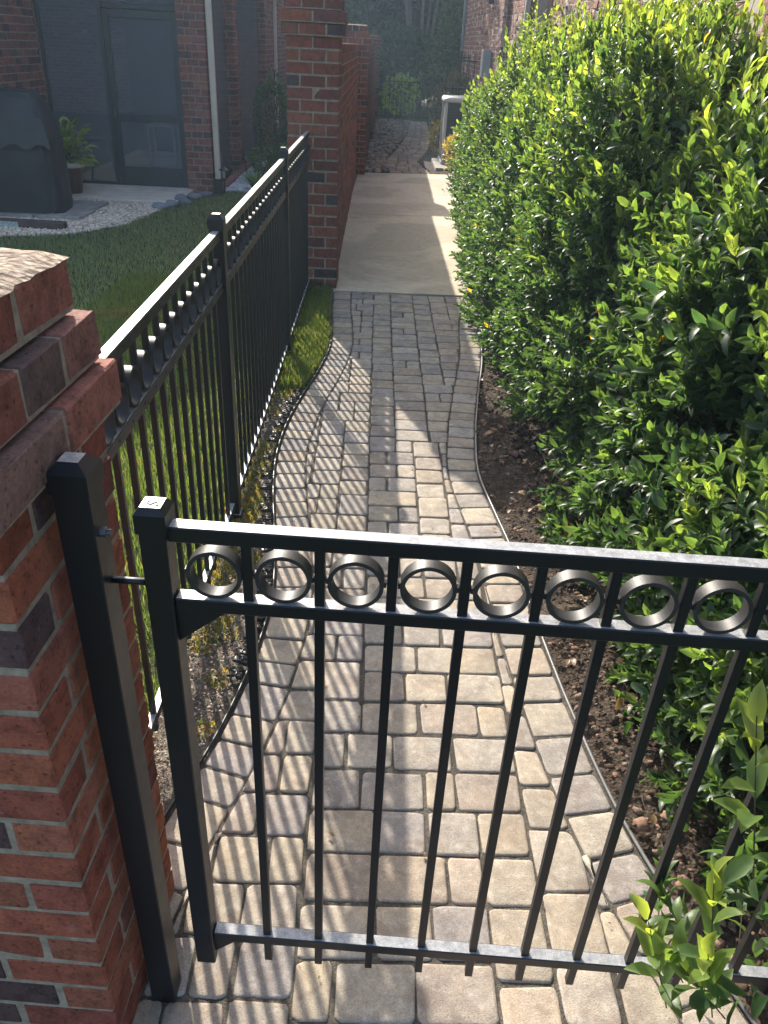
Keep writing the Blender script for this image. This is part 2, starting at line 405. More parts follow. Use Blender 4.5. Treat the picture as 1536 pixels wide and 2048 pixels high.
IL = lambda y: np.interp(y, li_[:, 1], li_[:, 0]); IR = lambda y: np.interp(y, ri_[:, 1], ri_[:, 0])
pv = MB()
for (O, I, sg) in ((lo_, li_, 1), (ro_, ri_, -1)):
    s = np.concatenate([[0], np.cumsum(np.linalg.norm(np.diff(O, axis=0), axis=1))]); p = 0
    g = lambda A, t: np.array([np.interp(t, s, A[:, 0]), np.interp(t, s, A[:, 1])])
    while p < s[-1] - .02:
        L = random.choice((.105, .12, .13, .145)); e = min(p + L, s[-1])
        q = [g(O, p), g(I, p), g(I, e), g(O, e)]
        if sg < 0: q = q[::-1]
        if e - p > .03: add_paver(pv, q)
        p = e
m_ = .0455; nx, ny = 44, 141; X0, Y0 = -.80, .18
occ = np.zeros((ny + 8, nx), bool)
for j in range(ny):
    i = 0
    while i < nx:
        if occ[j, i]: i += 1; continue
        r = 1
        while i + r < nx and not occ[j, i + r]: r += 1
        opts = [(w, wt) for w, wt in ((4, 5), (3, 4), (2, 1.5), (5, .8)) if w <= r and r - w != 1] or [(r, 1)]
        w = random.choices([o[0] for o in opts], [o[1] for o in opts])[0]
        h = {5: 3, 4: 3, 3: random.choice((3, 3, 3, 3, 3, 3, 3, 4)), 2: 3}.get(w, 3)
        occ[j:j + h, i:i + w] = True
        x0, x1, y0, y1 = X0 + i * m_, X0 + (i + w) * m_, Y0 + j * m_, min(Y0 + (j + h) * m_, 6.555)
        i += w
        if y1 - y0 < .03: continue
        poly = [np.array(v) for v in ((x0, y0), (x1, y0), (x1, y1), (x0, y1))]
        ya, yb = y0 - .02, y1 + .02
        poly = clip(poly, np.array([IL(yb), yb]), np.array([IL(ya), ya]))
        if len(poly) > 2: poly = clip(poly, np.array([IR(ya), ya]), np.array([IR(yb), yb]))
        if len(poly) < 3 or area(poly) < .0016: continue
        dx_ = rng.normal(0, .0016, 2); poly = [v + dx_ + rng.normal(0, .0016, 2) for v in poly]
        add_paver(pv, poly)
tag(pv.build('paver_path', 'paver', None, True), kind='structure')

# concrete walk: two pours with a joint
cw = MB()
cw.add(np.array([(-.325, 6.575, -.1), (.97, 6.60, -.1), (1.10, 10.12, -.1), (-.34, 10.05, -.1), (-.325, 6.575, .004), (.97, 6.60, .004), (1.10, 10.12, .004), (-.34, 10.05, .004)]),
       [np.array([(4, 5, 6, 7), (0, 1, 5, 4), (1, 2, 6, 5), (2, 3, 7, 6), (3, 0, 4, 7)])])
cw.add(np.array([(-.34, 10.065, -.1), (1.10, 10.135, -.1), (1.34, 13.92, -.1), (-.30, 13.66, -.1), (-.34, 10.065, .004), (1.10, 10.135, .004), (1.34, 13.92, .004), (-.30, 13.66, .004)]),
       [np.array([(4, 5, 6, 7), (0, 1, 5, 4), (1, 2, 6, 5), (2, 3, 7, 6), (3, 0, 4, 7)])])
tag(cw.build('concrete_walk', 'concrete'), kind='structure')

# far flagstone path
fy = [13.8, 15.4, 17.5, 20.5, 24.2]
FL = lambda y: np.interp(y, fy, [.22, .15, .42, .70, .88]); FR = lambda y: np.interp(y, fy, [.92, .74, 1.05, 1.25, 1.35])
sheet('flagstone_bed', FL, FR, 13.8, 24.3, 10, 60, lambda X, Y, u: -.012 + 0 * X, 'sand')
fs = MB(); y = 13.82
FP = np.array([(.34, .235, .17), (.30, .22, .17), (.37, .27, .20), (.27, .20, .165)])
while y < 24.1:
    h = random.uniform(.22, .34); x0, x1 = FL(y + h / 2), FR(y + h / 2); k = 3 if x1 - x0 < .62 else 4
    cuts = np.linspace(x0, x1, k + 1) + np.concatenate([[0], rng.normal(0, .03, k - 1), [0]])
    for a in range(k):
        t = random.uniform(-.03, .03)
        add_paver(fs, [(cuts[a], y + t), (cuts[a + 1], y - t), (cuts[a + 1] + random.uniform(-.02, .02), y + h + t * .5), (cuts[a], y + h - t)], FP, .004, .008, .03)
    y += h
tag(fs.build('flagstone_path', 'flag', None, True), kind='structure')

sheet('mulch_bed', lambda y: FR(y) + .01, 1.95, 13.9, 21, 24, 160, lambda X, Y, u: -.02 + .05 * fbm(X, Y, 7, 4, 5), 'soil')
# scattered stones / clods ------------------------------------------------
def _ico():
    t = (1 + 5**.5) / 2
    v = np.array([(-1, t, 0), (1, t, 0), (-1, -t, 0), (1, -t, 0), (0, -1, t), (0, 1, t), (0, -1, -t), (0, 1, -t), (t, 0, -1), (t, 0, 1), (-t, 0, -1), (-t, 0, 1)], float)
    f = [(0, 11, 5), (0, 5, 1), (0, 1, 7), (0, 7, 10), (0, 10, 11), (1, 5, 9), (5, 11, 4), (11, 10, 2), (10, 7, 6), (7, 1, 8), (3, 9, 4), (3, 4, 2), (3, 2, 6), (3, 6, 8), (3, 8, 9), (4, 9, 5), (2, 4, 11), (6, 2, 10), (8, 6, 7), (9, 8, 1)]
    v = list(v / np.linalg.norm(v[0])); cache = {}; nf = []
    def mid(a, b):
        k = (min(a, b), max(a, b))
        if k not in cache: m = v[a] + v[b]; cache[k] = len(v); v.append(m / np.linalg.norm(m))
        return cache[k]
    for a, b, c in f:
        x, y, z = mid(a, b), mid(b, c), mid(c, a); nf += [(a, x, z), (b, y, x), (c, z, y), (x, y, z)]
    return np.array(v), np.array(nf)
IV, IF = _ico()
def blobs(name, P, size, pal, mat, flat=.65, rough=.16, kind='stuff', smooth=True):
    n = len(P); s = size[:, None] * rng.uniform(.6, 1.3, (n, 3)); s[:, 2] *= flat
    V = IV[None] * (1 + rng.normal(0, rough, (n, len(IV), 1))) * s[:, None]
    a = rng.uniform(0, 6.28, n); c, d = np.cos(a), np.sin(a)
    Rm = np.zeros((n, 3, 3)); Rm[:, 0, 0] = c; Rm[:, 0, 1] = d; Rm[:, 1, 0] = -d; Rm[:, 1, 1] = c; Rm[:, 2, 2] = 1
    V = np.einsum('nvk,nkj->nvj', V, Rm) + P[:, None]
    f = (IF[None] + (np.arange(n) * len(IV))[:, None, None]).reshape(-1, 3)
    pal = np.array(pal); col = pal[rng.integers(0, len(pal), n)] * rng.uniform(.75, 1.2, (n, 1))
    o = build(name, V.reshape(-1, 3), [f], mat, None, np.repeat(col, len(IV), 0), smooth)
    if kind: tag(o, kind=kind)
    return o
def scatter(n, x0, x1, y0, y1, ok=None):
    x = rng.uniform(x0, x1, n); y = rng.uniform(y0, y1, n)
    if ok is not None: k = ok(x, y); x, y = x[k], y[k]
    return x, y
x, y = scatter(16000, .5, 1.9, .3, 6.6, lambda x, y: (x > XR(y) + .015) & (vnoise(x, y, 6, 9) + .25 * rng.random(len(x)) > .42) & (x < XR(y) + .75))
sz = np.exp(rng.normal(-5.25, .55, len(x))).clip(.002, .024)
blobs('soil_clods', np.stack([x, y, .015 + .03 * fbm(x, y, 7, 5, 3)], 1), sz, [(.10, .07, .05), (.16, .11, .08), (.20, .145, .11), (.07, .05, .04), (.24, .15, .105)], 'clod')
x, y = scatter(9000, -.60, -.25, 1.2, 4.3, lambda x, y: (x < XL(y) - .02))
blobs('gravel_grit', np.stack([x, y, .004 + .022 * fbm(x, y, 9, 4)], 1), np.exp(rng.normal(-5.9, .4, len(x))).clip(.0015, .01), [(.36, .30, .24), (.26, .21, .17), (.45, .38, .30), (.30, .18, .13)], 'stone')
x, y = scatter(2200, -.35, .9, 13.72, 24, lambda x, y: (x < FL(y) - .02) & (x > -.20 + np.interp(y, [13.7, 24], [0, .15])))
blobs('river_rocks', np.stack([x, y, .01 + rng.uniform(0, .03, len(x))], 1), rng.uniform(.025, .06, len(x)), [(.38, .29, .22), (.28, .22, .18), (.46, .38, .30), (.21, .165, .14), (.40, .28, .20)], 'stone', .55, .08)
tan_ok = lambda x, y: (y > np.interp(x, [-4.3, -3.66, -3.05, -2.67, -2.5, -2.3], [7.9, 7.95, 8.2, 8.75, 9.8, 10.3])) & (y < 10.1)
x, y = scatter(13000, -4.4, -2.3, 7.9, 10.1, tan_ok)
blobs('pea_gravel', np.stack([x, y, .004 + rng.uniform(0, .012, len(x))], 1), rng.uniform(.008, .017, len(x)), [(.70, .59, .46), (.60, .50, .39), (.78, .68, .55), (.50, .40, .30)], 'stone', .7, .1)
x, y = scatter(900, -2.0, -1.72, 11.2, 14.5)
blobs('white_stones', np.stack([x, y, .01 + rng.uniform(0, .02, len(x))], 1), rng.uniform(.018, .04, len(x)), [(.60, .62, .64), (.52, .54, .56)], 'stone', .6, .1)
# larger grey stones at the lawn corner, each a thing
gs = [(-2.42, 10.35, .10), (-2.30, 10.55, .08), (-2.20, 10.75, .11), (-2.55, 9.80, .09), (-2.45, 9.95, .10), (-2.33, 10.15, .07)]
for k, (a, b, r) in enumerate(gs):
    o = blobs('edging_stone', np.array([[0, 0, .03]]), np.array([r]), [(.20, .22, .24)], 'stone', .5, .1, None)
    o.location = (a, b, 0)
    tag(o, 'grey rounded stone at the pea gravel edge of the shaded lawn', 'stone', 'grey stones edging the pea gravel')

# ---------------------------------------------------------------- brickwork
BC = np.array([(.36, .112, .06), (.31, .088, .053), (.27, .078, .05), (.33, .096, .056), (.24, .073, .05), (.30, .10, .064), (.10, .058, .054), (.28, .084, .056), (.20, .07, .054), (.32, .094, .054), (.35, .118, .068)])
BC = BC * np.array([.90, .93, .98]); BC2 = BC * np.array([.84, .9, .98])
CC = np.array([(.26, .105, .078), (.21, .10, .082), (.24, .09, .065), (.28, .115, .08), (.15, .10, .09), (.20, .12, .10)])
RC = np.array([(.27, .125, .09), (.23, .105, .08), (.30, .155, .115), (.17, .10, .085), (.26, .115, .08)])
HC = np.array([(.25, .105, .085), (.215, .095, .08), (.28, .125, .098), (.14, .088, .085), (.235, .11, .098)])
CH = .0813
def pick(pal, n, lo=.8, hi=1.2): return pal[rng.integers(0, len(pal), n)] * rng.uniform(lo, hi, (n, 1))
def ring_course(mb, x0, x1, y0, y1, z0, z1, par, d=.092, g=.0115, pal=BC, jit=.0008):
    """one course of bricks round a rectangle"""
    W, D = x1 - x0, y1 - y0; cen, half = [], []
    def row(a0, a1, k):
        e = np.linspace(a0, a1, k + 1); return [(e[i], e[i + 1]) for i in range(k)]
    zc, hz = (z0 + z1) / 2, (z1 - z0 - g) / 2
    nW, nD = max(1, round(W / .2)), max(1, round(D / .2))
    if par:
        for yy in (y0, y1 - d):
            for a, b in row(x0, x1, nW):
                a2 = a if a <= x0 + 1e-6 else a + g / 2; b2 = b if b >= x1 - 1e-6 else b - g / 2
                cen.append(((a2 + b2) / 2, yy + d / 2, zc)); half.append(((b2 - a2) / 2, d / 2, hz))
        for xx in (x0, x1 - d):
            for a, b in row(y0 + d, y1 - d, max(1, nD - 1)): cen.append((xx + d / 2, (a + b) / 2, zc)); half.append((d / 2, (b - a) / 2 - g, hz))
    else:
        for xx in (x0, x1 - d):
            for a, b in row(y0, y1, nD):
                a2 = a if a <= y0 + 1e-6 else a + g / 2; b2 = b if b >= y1 - 1e-6 else b - g / 2
                cen.append((xx + d / 2, (a2 + b2) / 2, zc)); half.append((d / 2, (b2 - a2) / 2, hz))
        for yy in (y0, y1 - d):
            for a, b in row(x0 + d, x1 - d, max(1, nW - 1)): cen.append(((a + b) / 2, yy + d / 2, zc)); half.append(((b - a) / 2 - g, d / 2, hz))
    cen, half = np.array(cen), np.array(half)
    cen = cen + rng.normal(0, .0007, cen.shape)
    mb.boxes(cen, half, None, .0035, pick(pal, len(cen)), jit)
def brick_pier(name, loc, rz, w, d, z_body, caps, label, group=None):
    P_ = BC if label.startswith('weathered') else BC2
    """loc = centre on ground; caps = list of (overhang) per course above z_body"""
    r = empty(name, loc, rz)
    b = MB(); n = int(round(z_body / CH)); ch = z_body / n
    for k in range(-1, n): ring_course(b, -w / 2, w / 2, -d / 2, d / 2, k * ch, (k + 1) * ch, k % 2, pal=P_)
    b.build('brick_shaft', 'brick', r)
    cp = MB()
    for k, o in enumerate(caps): ring_course(cp, -w / 2 - o, w / 2 + o, -d / 2 - o, d / 2 + o, z_body + k * CH, z_body + (k + 1) * CH, (n + k) % 2, .092 + .03, pal=CC if label.startswith('weathered') else BC2, jit=.0010)
    c = cp.build('stepped_cap', 'brick', r); o = caps[-1] + .0005; zt = z_body + len(caps) * CH
    nv = 14; g = np.linspace(-1, 1, nv); gx, gy = np.meshgrid(g, g); wob = 1 + rng.normal(0, .012, gx.shape) * (np.maximum(abs(gx), abs(gy)) > .9)
    zz = zt + .0015 + .006 * (1 - np.maximum(abs(gx), abs(gy))**8) + rng.normal(0, .0012, gx.shape) - .008 * (np.maximum(abs(gx), abs(gy)) > .99)
    ii = np.arange(nv - 1)[:, None] * nv; jj = np.arange(nv - 1)[None]
    build('mortar_wash', np.stack([gx * wob * (w / 2 + o), gy * wob * (d / 2 + o), zz], -1).reshape(-1, 3), [np.stack([ii + jj, ii + jj + 1, ii + nv + jj + 1, ii + nv + jj], -1).reshape(-1, 4)], 'wash', c, None, True)
    mo = MB(); i = .003
    mo.box((-w / 2 + i, -d / 2 + i, -.1), (w / 2 - i, d / 2 - i, z_body - .004), .001)
    for k, o in enumerate(caps): mo.box((-w / 2 - o + i, -d / 2 - o + i, z_body + k * CH - .004 + .003), (w / 2 + o - i, d / 2 + o - i, z_body + (k + 1) * CH - .010), .001)
    mo.build('mortar_core', 'mortar', r)
    tag(r, label, 'brick pier', group); return r
def brick_wall(parent, name, o, u, L, z0, z1, pal=BC, mat='brick', mmat='mortar', th=.19, bl=.203, ch=CH, two=False, cap=False, jit=.001, depth=.03):
    """o start point (x,y), u unit dir; outward face normal = (u.y,-u.x) (right hand of u); th thickness inward"""
    u = np.array(u, float); n = np.array([u[1], -u[0]]); o = np.array(o, float)
    nc = int(round((z1 - z0) / ch)); hh = (z1 - z0) / nc; mb = MB(); cen, half = [], []
    for k in range(nc):
        e = 0.0; first = (k % 2) * bl / 2
        xs = [0.0] + ([first] if first else []); 
        while xs[-1] < L - .03: xs.append(min(xs[-1] + bl, L))
        for a, b in zip(xs[:-1], xs[1:]):
            if b - a < .03: continue
            for side in ((0, 1) if two else (0,)):
                off = -depth / 2 if side == 0 else -th + depth / 2
                c = o + u * (a + b) / 2 + n * off
                cen.append((*c, z0 + (k + .5) * hh)); half.append(((b - a) / 2 - .005, depth / 2, hh / 2 - .005))
    ax = np.array([[u[0], u[1], 0], [n[0], n[1], 0], [0, 0, 1]])
    cen = np.array(cen) + rng.normal(0, .0012, (len(cen), 3))
    mb.boxes(cen, np.array(half), ax, .004, pick(pal, len(cen)), jit)
    w = mb.build(name, mat, parent)
    mo = MB(); i = .0035
    c = o + u * L / 2 - n * th / 2
    mo.boxes([(*c, (z0 + z1) / 2)], [(L / 2 - .004, th / 2 - i, (z1 - z0) / 2 - (.0 if not cap else .004))], ax, .001)
    mo.build('mortar_core', mmat, w)
    return w

# near pier and its frame
A34 = R(3.4)
NEAR = (-.417, .9025, 0)
def near(u, v): 
    c, s = math.cos(A34), math.sin(A34)
    return (NEAR[0] + u * c + v * s, NEAR[1] - u * s + v * c)
pc = near(-.025 - .1875, .0785)
brick_pier('brick_pier', (*pc, 0), -A34, .375, .367, 1.27, [.025, .008, -.012], 'weathered red brick pier with stepped sunlit cap beside the gate post')
brick_pier('brick_pier', (-.497, 6.83, 0), 0, .392, .392, 1.825, [.03, .042, .012, -.012, -.03], 'tall red brick pier at the end of the black metal fence')
P2 = (-.38, 13.62)
brick_pier('brick_pier', (*P2, 0), 0, .392, .392, 1.70, [.03, .042, .012, -.02], 'middle red brick pier where the first brick wall meets the river rocks')
P3 = (-.22, 24.2)
brick_pier('brick_pier', (*P3, 0), 0, .392, .392, 1.75, [.03, .042, .012], 'farthest red brick pier beside the dark garden gate')
def garden_wall(p, q, z, label):
    p, q = np.array(p), np.array(q); L = np.linalg.norm(q - p); u = (q - p) / L
    r = empty('garden_wall', (0, 0, 0))
    w = brick_wall(r, 'brick_face', p, u, L, -.08, z - .075, BC2, two=True, th=.19)
    # rowlock coping
    n = np.array([u[1], -u[0]]); k = int(L / .068); t = (np.arange(k) + .5) * L / k
    cen = np.column_stack([p[0] + u[0] * t - n[0] * .095, p[1] + u[1] * t - n[1] * .095, np.full(k, z - .0375)])
    b = MB(); b.boxes(cen, (L / k / 2 - .004, .1, .0375), np.array([[u[0], u[1], 0], [n[0], n[1], 0], [0, 0, 1]]), .004, pick(BC2, k), .001)
    b.build('coping', 'brick', r)
    tag(r, label, 'brick wall')
garden_wall((-.322, 7.03), (-.322, 13.42), 1.785, 'long red brick garden wall beside the concrete walk between two piers')
garden_wall((-.245, 13.82), (-.105, 24.0), 1.80, 'shaded red brick garden wall running behind the river rocks')

# ---------------------------------------------------------------- gate post
def pyramid_cap(parent, w, z, name='cap', over=.003, drop=.03, rise=.012, flat=.5):
    h = w / 2 + over; mb = MB()
    L = [(h, z - drop), (h, z), (h * flat, z + rise)]
    V = [(sx * a, sy * a, zz) for a, zz in L for sx, sy in ((-1, -1), (1, -1), (1, 1), (-1, 1))]
    f = []
    for k in range(2):
        for i in range(4): f.append((k * 4 + i, k * 4 + (i + 1) % 4, k * 4 + 4 + (i + 1) % 4, k * 4 + 4 + i))
    f += [(8, 9, 10, 11), (3, 2, 1, 0)]
    mb.add(np.array(V), [np.array(f)]); return mb.build(name, 'paint', parent)
gp = empty('gate_post', (*near(.0253, .0253), 0), -A34)
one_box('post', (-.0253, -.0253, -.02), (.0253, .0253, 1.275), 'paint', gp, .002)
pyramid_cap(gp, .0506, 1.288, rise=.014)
mb = MB(); mb.tube([(.025, -.005, 1.19), (.034, -.005, 1.19)], .0075, 6); mb.tube([(.034, -.005, 1.19), (.041, -.005, 1.19)], .005, 10)
mb.build('hex_bolt', 'bolt', gp)
tag(gp, 'square black metal gate post with faceted cap bolted to the near brick pier', 'gate post')

# ---------------------------------------------------------------- gate
g0 = near(.106, .012)
gate = empty('metal_gate', (*g0, 0), -A34)
GW = 1.205; UP = .0385
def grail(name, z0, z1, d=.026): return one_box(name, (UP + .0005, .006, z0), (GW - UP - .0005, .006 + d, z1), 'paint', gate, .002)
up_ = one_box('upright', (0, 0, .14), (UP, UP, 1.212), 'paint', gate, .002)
up2 = link_copy(up_, gate, (GW - UP, 0, 0))
for q in (up_, up2):
    c = pyramid_cap(q, UP, 1.227, rise=.010, flat=.66); c.location = (UP / 2, UP / 2, 0)
cu = bpy.data.curves.new('emblem', 'FONT'); cu.body = 'S'; cu.size = .026; cu.extrude = .0004; cu.shear = .3; cu.align_x = 'CENTER'; cu.align_y = 'CENTER'
em = bpy.data.objects.new('emblem', cu); C.objects.link(em)
dg = bpy.context.evaluated_depsgraph_get(); me = bpy.data.meshes.new_from_object(em.evaluated_get(dg)); bpy.data.objects.remove(em)
me.materials.clear(); me.materials.append(MAT['emblem'])
em = bpy.data.objects.new('emblem', me); C.objects.link(em); em.parent = up_; em.location = (UP / 2, UP / 2, 1.2376); em.rotation_euler = (0, 0, R(-90))
grail('top_rail', 1.181, 1.206); grail('ring_rail', 1.060, 1.083); grail('bottom_rail', .213, .238)
u0, sp, pw = .1395, .1040, .0150
pk = None
for k in range(10):
    xx = u0 + k * sp
    if xx > GW - UP - .03: break
    if pk is None:
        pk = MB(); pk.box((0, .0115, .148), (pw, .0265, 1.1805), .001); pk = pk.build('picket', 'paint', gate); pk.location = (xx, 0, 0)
    else: link_copy(pk, gate, (xx, 0, 0))
def ring_mesh(name, ro, ri, dep, parent, stub):
    k = 40; a = np.arange(k) * 2 * math.pi / k; V, f = [], []
    rows = [(ro, 0), (ro, dep), (ri, dep), (ri, 0)]
    rows = [rows[0], rows[1], rows[1], rows[2], rows[2], rows[3], rows[3], rows[0]]
    V = np.concatenate([np.stack([r_ * np.cos(a), np.full(k, d_), r_ * np.sin(a)], 1) for r_, d_ in rows])
    i = np.arange(k); n = (i + 1) % k
    f = np.concatenate([np.stack([q * k + i, q * k + n, (q + 1) * k + n, (q + 1) * k + i], 1) for q in (0, 2, 4, 6)])
    mb = MB(); mb.add(V, [f])
    if stub:
        for s in (-1, 1): mb.boxes([(s * (ro + stub / 2 - .0005), dep / 2, 0)], (stub / 2, dep * .25, .0045), None, .0005)
    o = mb.build(name, 'ring', parent); o.data.polygons.foreach_set('use_smooth', np.arange(len(o.data.polygons)) < 4 * k); return o
rg = None
for k in range(10):
    xc = u0 + k * sp - sp / 2 + pw / 2
    if xc > GW - UP - .05: break
    if rg is None: rg = ring_mesh('ring', .0405, .0345, .022, gate, .0038); rg.location = (xc + .004, .008, 1.1275)
    else: link_copy(rg, gate, (xc, .008, 1.1275))
def gusset(x, z, sx, sz, w=.075, h=.06):
    V = [(x, .012, z), (x + sx * w, .012, z), (x, .012, z + sz * h), (x, .030, z), (x + sx * w, .030, z), (x, .030, z + sz * h)]
    return build('corner_gusset', V, [np.array([(0, 1, 2), (5, 4, 3)]), np.array([(0, 3, 4, 1), (1, 4, 5, 2), (2, 5, 3, 0)])], 'paint', gate)
gusset(UP, 1.0595, 1, -1); gusset(GW - UP, 1.0595, -1, -1); gusset(UP, .2125, 1, -1, .05, .045); gusset(GW - UP, .2125, -1, -1, .05, .045)
mb = MB(); mb.tube([(-.060, .022, 1.098), (.001, .022, 1.098)], .0055, 12); mb.build('latch_pin', 'paint', gate, True)
tag(gate, 'black metal garden gate with a row of rings under its dusty glint-tinted top rail', 'gate')
hp = empty('gate_post', (*near(.106 + GW + .055, .0253), 0), -A34)
one_box('post', (-.0253, -.0253, -.02), (.0253, .0253, 1.285), 'paint', hp); pyramid_cap(hp, .0506, 1.297, rise=.016)
tag(hp, 'black metal gate post on the hinge side, hidden in the shrub leaves', 'gate post')

# ---------------------------------------------------------------- fence
FX = lambda y: -.567 + (y - 1.6) * .0062
fence = empty('metal_fence', (0, 0, 0))
posts_y = [2.90, 4.98]
spans = [(1.155, posts_y[0] - .026), (posts_y[0] + .026, posts_y[1] - .026), (posts_y[1] + .026, 6.632)]
zb = [(.17, .075), (.075, .06), (.07, .06)]     # bottom rail height at the ends of each span
pbase = rivet = None
for py in posts_y:
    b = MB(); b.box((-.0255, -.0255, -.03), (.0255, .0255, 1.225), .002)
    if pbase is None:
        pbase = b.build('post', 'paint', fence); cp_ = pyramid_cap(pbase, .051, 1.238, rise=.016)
        fl_ = one_box('foot_collar', (-.034, -.034, -.01), (.034, .034, .03), 'paint', pbase)
        pbase.location = (FX(py), py, 0)
    else:
        q = link_copy(pbase, fence, (FX(py), py, 0))
        for ch_ in (cp_, fl_): link_copy(ch_, q)
for (y0, y1), (za, zc) in zip(spans, zb):
    ym = (y0 + y1) / 2; L = y1 - y0
    ang = math.atan(.0062)
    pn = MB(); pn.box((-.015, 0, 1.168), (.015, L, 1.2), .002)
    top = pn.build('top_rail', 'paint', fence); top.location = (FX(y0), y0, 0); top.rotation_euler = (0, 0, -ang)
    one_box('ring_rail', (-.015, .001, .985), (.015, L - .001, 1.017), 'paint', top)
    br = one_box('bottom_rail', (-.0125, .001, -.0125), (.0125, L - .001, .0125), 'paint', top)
    br.location = (0, 0, za); br.rotation_euler = (math.atan2(zc - za, L), 0, 0)
    n = int((L - .03) / .1105); sp2 = L / (n + 1); fp = fr = None
    for k in range(n + 1):
        yy = (k + 1) * sp2
        if k < n:
            zt = za + (zc - za) * yy / L - .055
            b = MB(); b.box((-.0075, -.0075, zt), (.0075, .0075, 1.1675), .0008)
            p_ = b.build('picket', 'paint', top); p_.location = (0, yy, 0)
        if fr is None:
            fr = ring_mesh('ring', .0490, .0425, .026, top, .0025); fr.rotation_euler = (0, 0, R(90)); fr.location = (.013, yy - sp2 / 2, 1.017 + .050)
        else:
            q = link_copy(fr, top, (.013, yy - sp2 / 2, 1.017 + .050))
    for k in range(n):
        for zz in (1.184, 1.001):
            if rivet is None: b = MB(); b.tube([(0, 0, 0), (.0018, 0, 0)], .0042, 8); rivet = b.build('rivet', 'plastic', top); rivet.location = (.0149, (k + 1) * sp2, zz)
            else: link_copy(rivet, top, (.0149, (k + 1) * sp2, zz))
tag(fence, 'black metal picket fence with a band of rings between the lawn and paver path', 'fence')

# ---------------------------------------------------------------- path edging
ed = MB(); yy = np.linspace(.25, 6.56, 160)
ed.tube(np.stack([XR(yy) + .006, yy, 0 * yy + .004], 1), .005, 8)
tag(ed.build('path_edging', 'edge', None, True), 'thin grey plastic edging strip along the soil side of the paver path', 'edging')
le = empty('path_edging', (0, 0, 0))
ed = MB(); yy = np.linspace(1.15, 5.3, 160)
ed.tube(np.stack([XL(yy) - .006, yy, 0 * yy + .006], 1), .0055, 8); ed.build('edging_strip', 'plastic', le, True)
ta = None
for k in range(52):
    y = 1.9 + k * .062
    if y > 4.75: break
    if ta is None:
        b = MB(); b.box((-.052, -.017, -.004), (0, .017, .004), .002)
        for s in (-1, 1): b.tube([(-.05, s * .015, .004), (-.028, s * .011, .008), (0, s * .016, .009)], .003, 6)
        b.lathe([(.009, 0), (.011, .007), (.007, .008), (.004, .002)], 12, (-.03, 0, .003))
        ta = b.build('anchor_tab', 'plastic', le, True); q = ta
    else: q = link_copy(ta, le)
    q.location = (XL(y) - .012, y, .008 + .006 * math.sin(k * 2.3)); q.rotation_euler = (R(random.uniform(-10, 10)), R(random.uniform(-4, 8)), R(random.uniform(-12, 12)) - math.atan((XL(y + .01) - XL(y - .01)) / .02))
tag(le, 'black plastic edging with anchor tabs along the fence side of the paver path', 'edging')

# ---------------------------------------------------------------- leaves
def leaf_tpl():
    st = [(.22, .78), (.52, 1.0), (.80, .62)]; V = [(0, 0, 0)]
    for t, w in st:
        z = .10 * math.sin(t * 3.0) * 1.0
        V += [(-.24 * w, t, z + .07 * w), (0, t, z), (.24 * w, t, z + .07 * w)]
    V.append((0, 1.0, -.03)); V = np.array(V)
    q = np.array([(1, 2, 5, 4), (2, 3, 6, 5), (4, 5, 8, 7), (5, 6, 9, 8)]); t = np.array([(0, 2, 1), (0, 3, 2), (7, 8, 10), (8, 9, 10)])
    return V, q, t
LV, LQ, LT = leaf_tpl()
LC = np.array([(1.2, 1.15, 1)] + [(1.3, 1.2, 1.05), (.84, .86, .9), (1.3, 1.2, 1.05)] * 3 + [(1.4, 1.25, 1.05)])   # paler leaf margins
def unit(a): return a / (np.linalg.norm(a, axis=-1, keepdims=True) + 1e-9)
def leaves_mesh(P, D, Nn, S, col, W=1.0):
    """positions, directions, normals, sizes, colours"""
    D = unit(D); X = unit(np.cross(D, Nn)); Z = np.cross(X, D); n = len(P)
    V = P[:, None] + S[:, None, None] * (LV[None, :, :1] * X[:, None] * W + LV[None, :, 1:2] * D[:, None] + LV[None, :, 2:] * Z[:, None])
    off = (np.arange(n) * len(LV))[:, None, None]
    return V.reshape(-1, 3), [(LQ[None] + off).reshape(-1, 4), (LT[None] + off).reshape(-1, 3)], (col[:, None] * LC[None]).reshape(-1, 3)
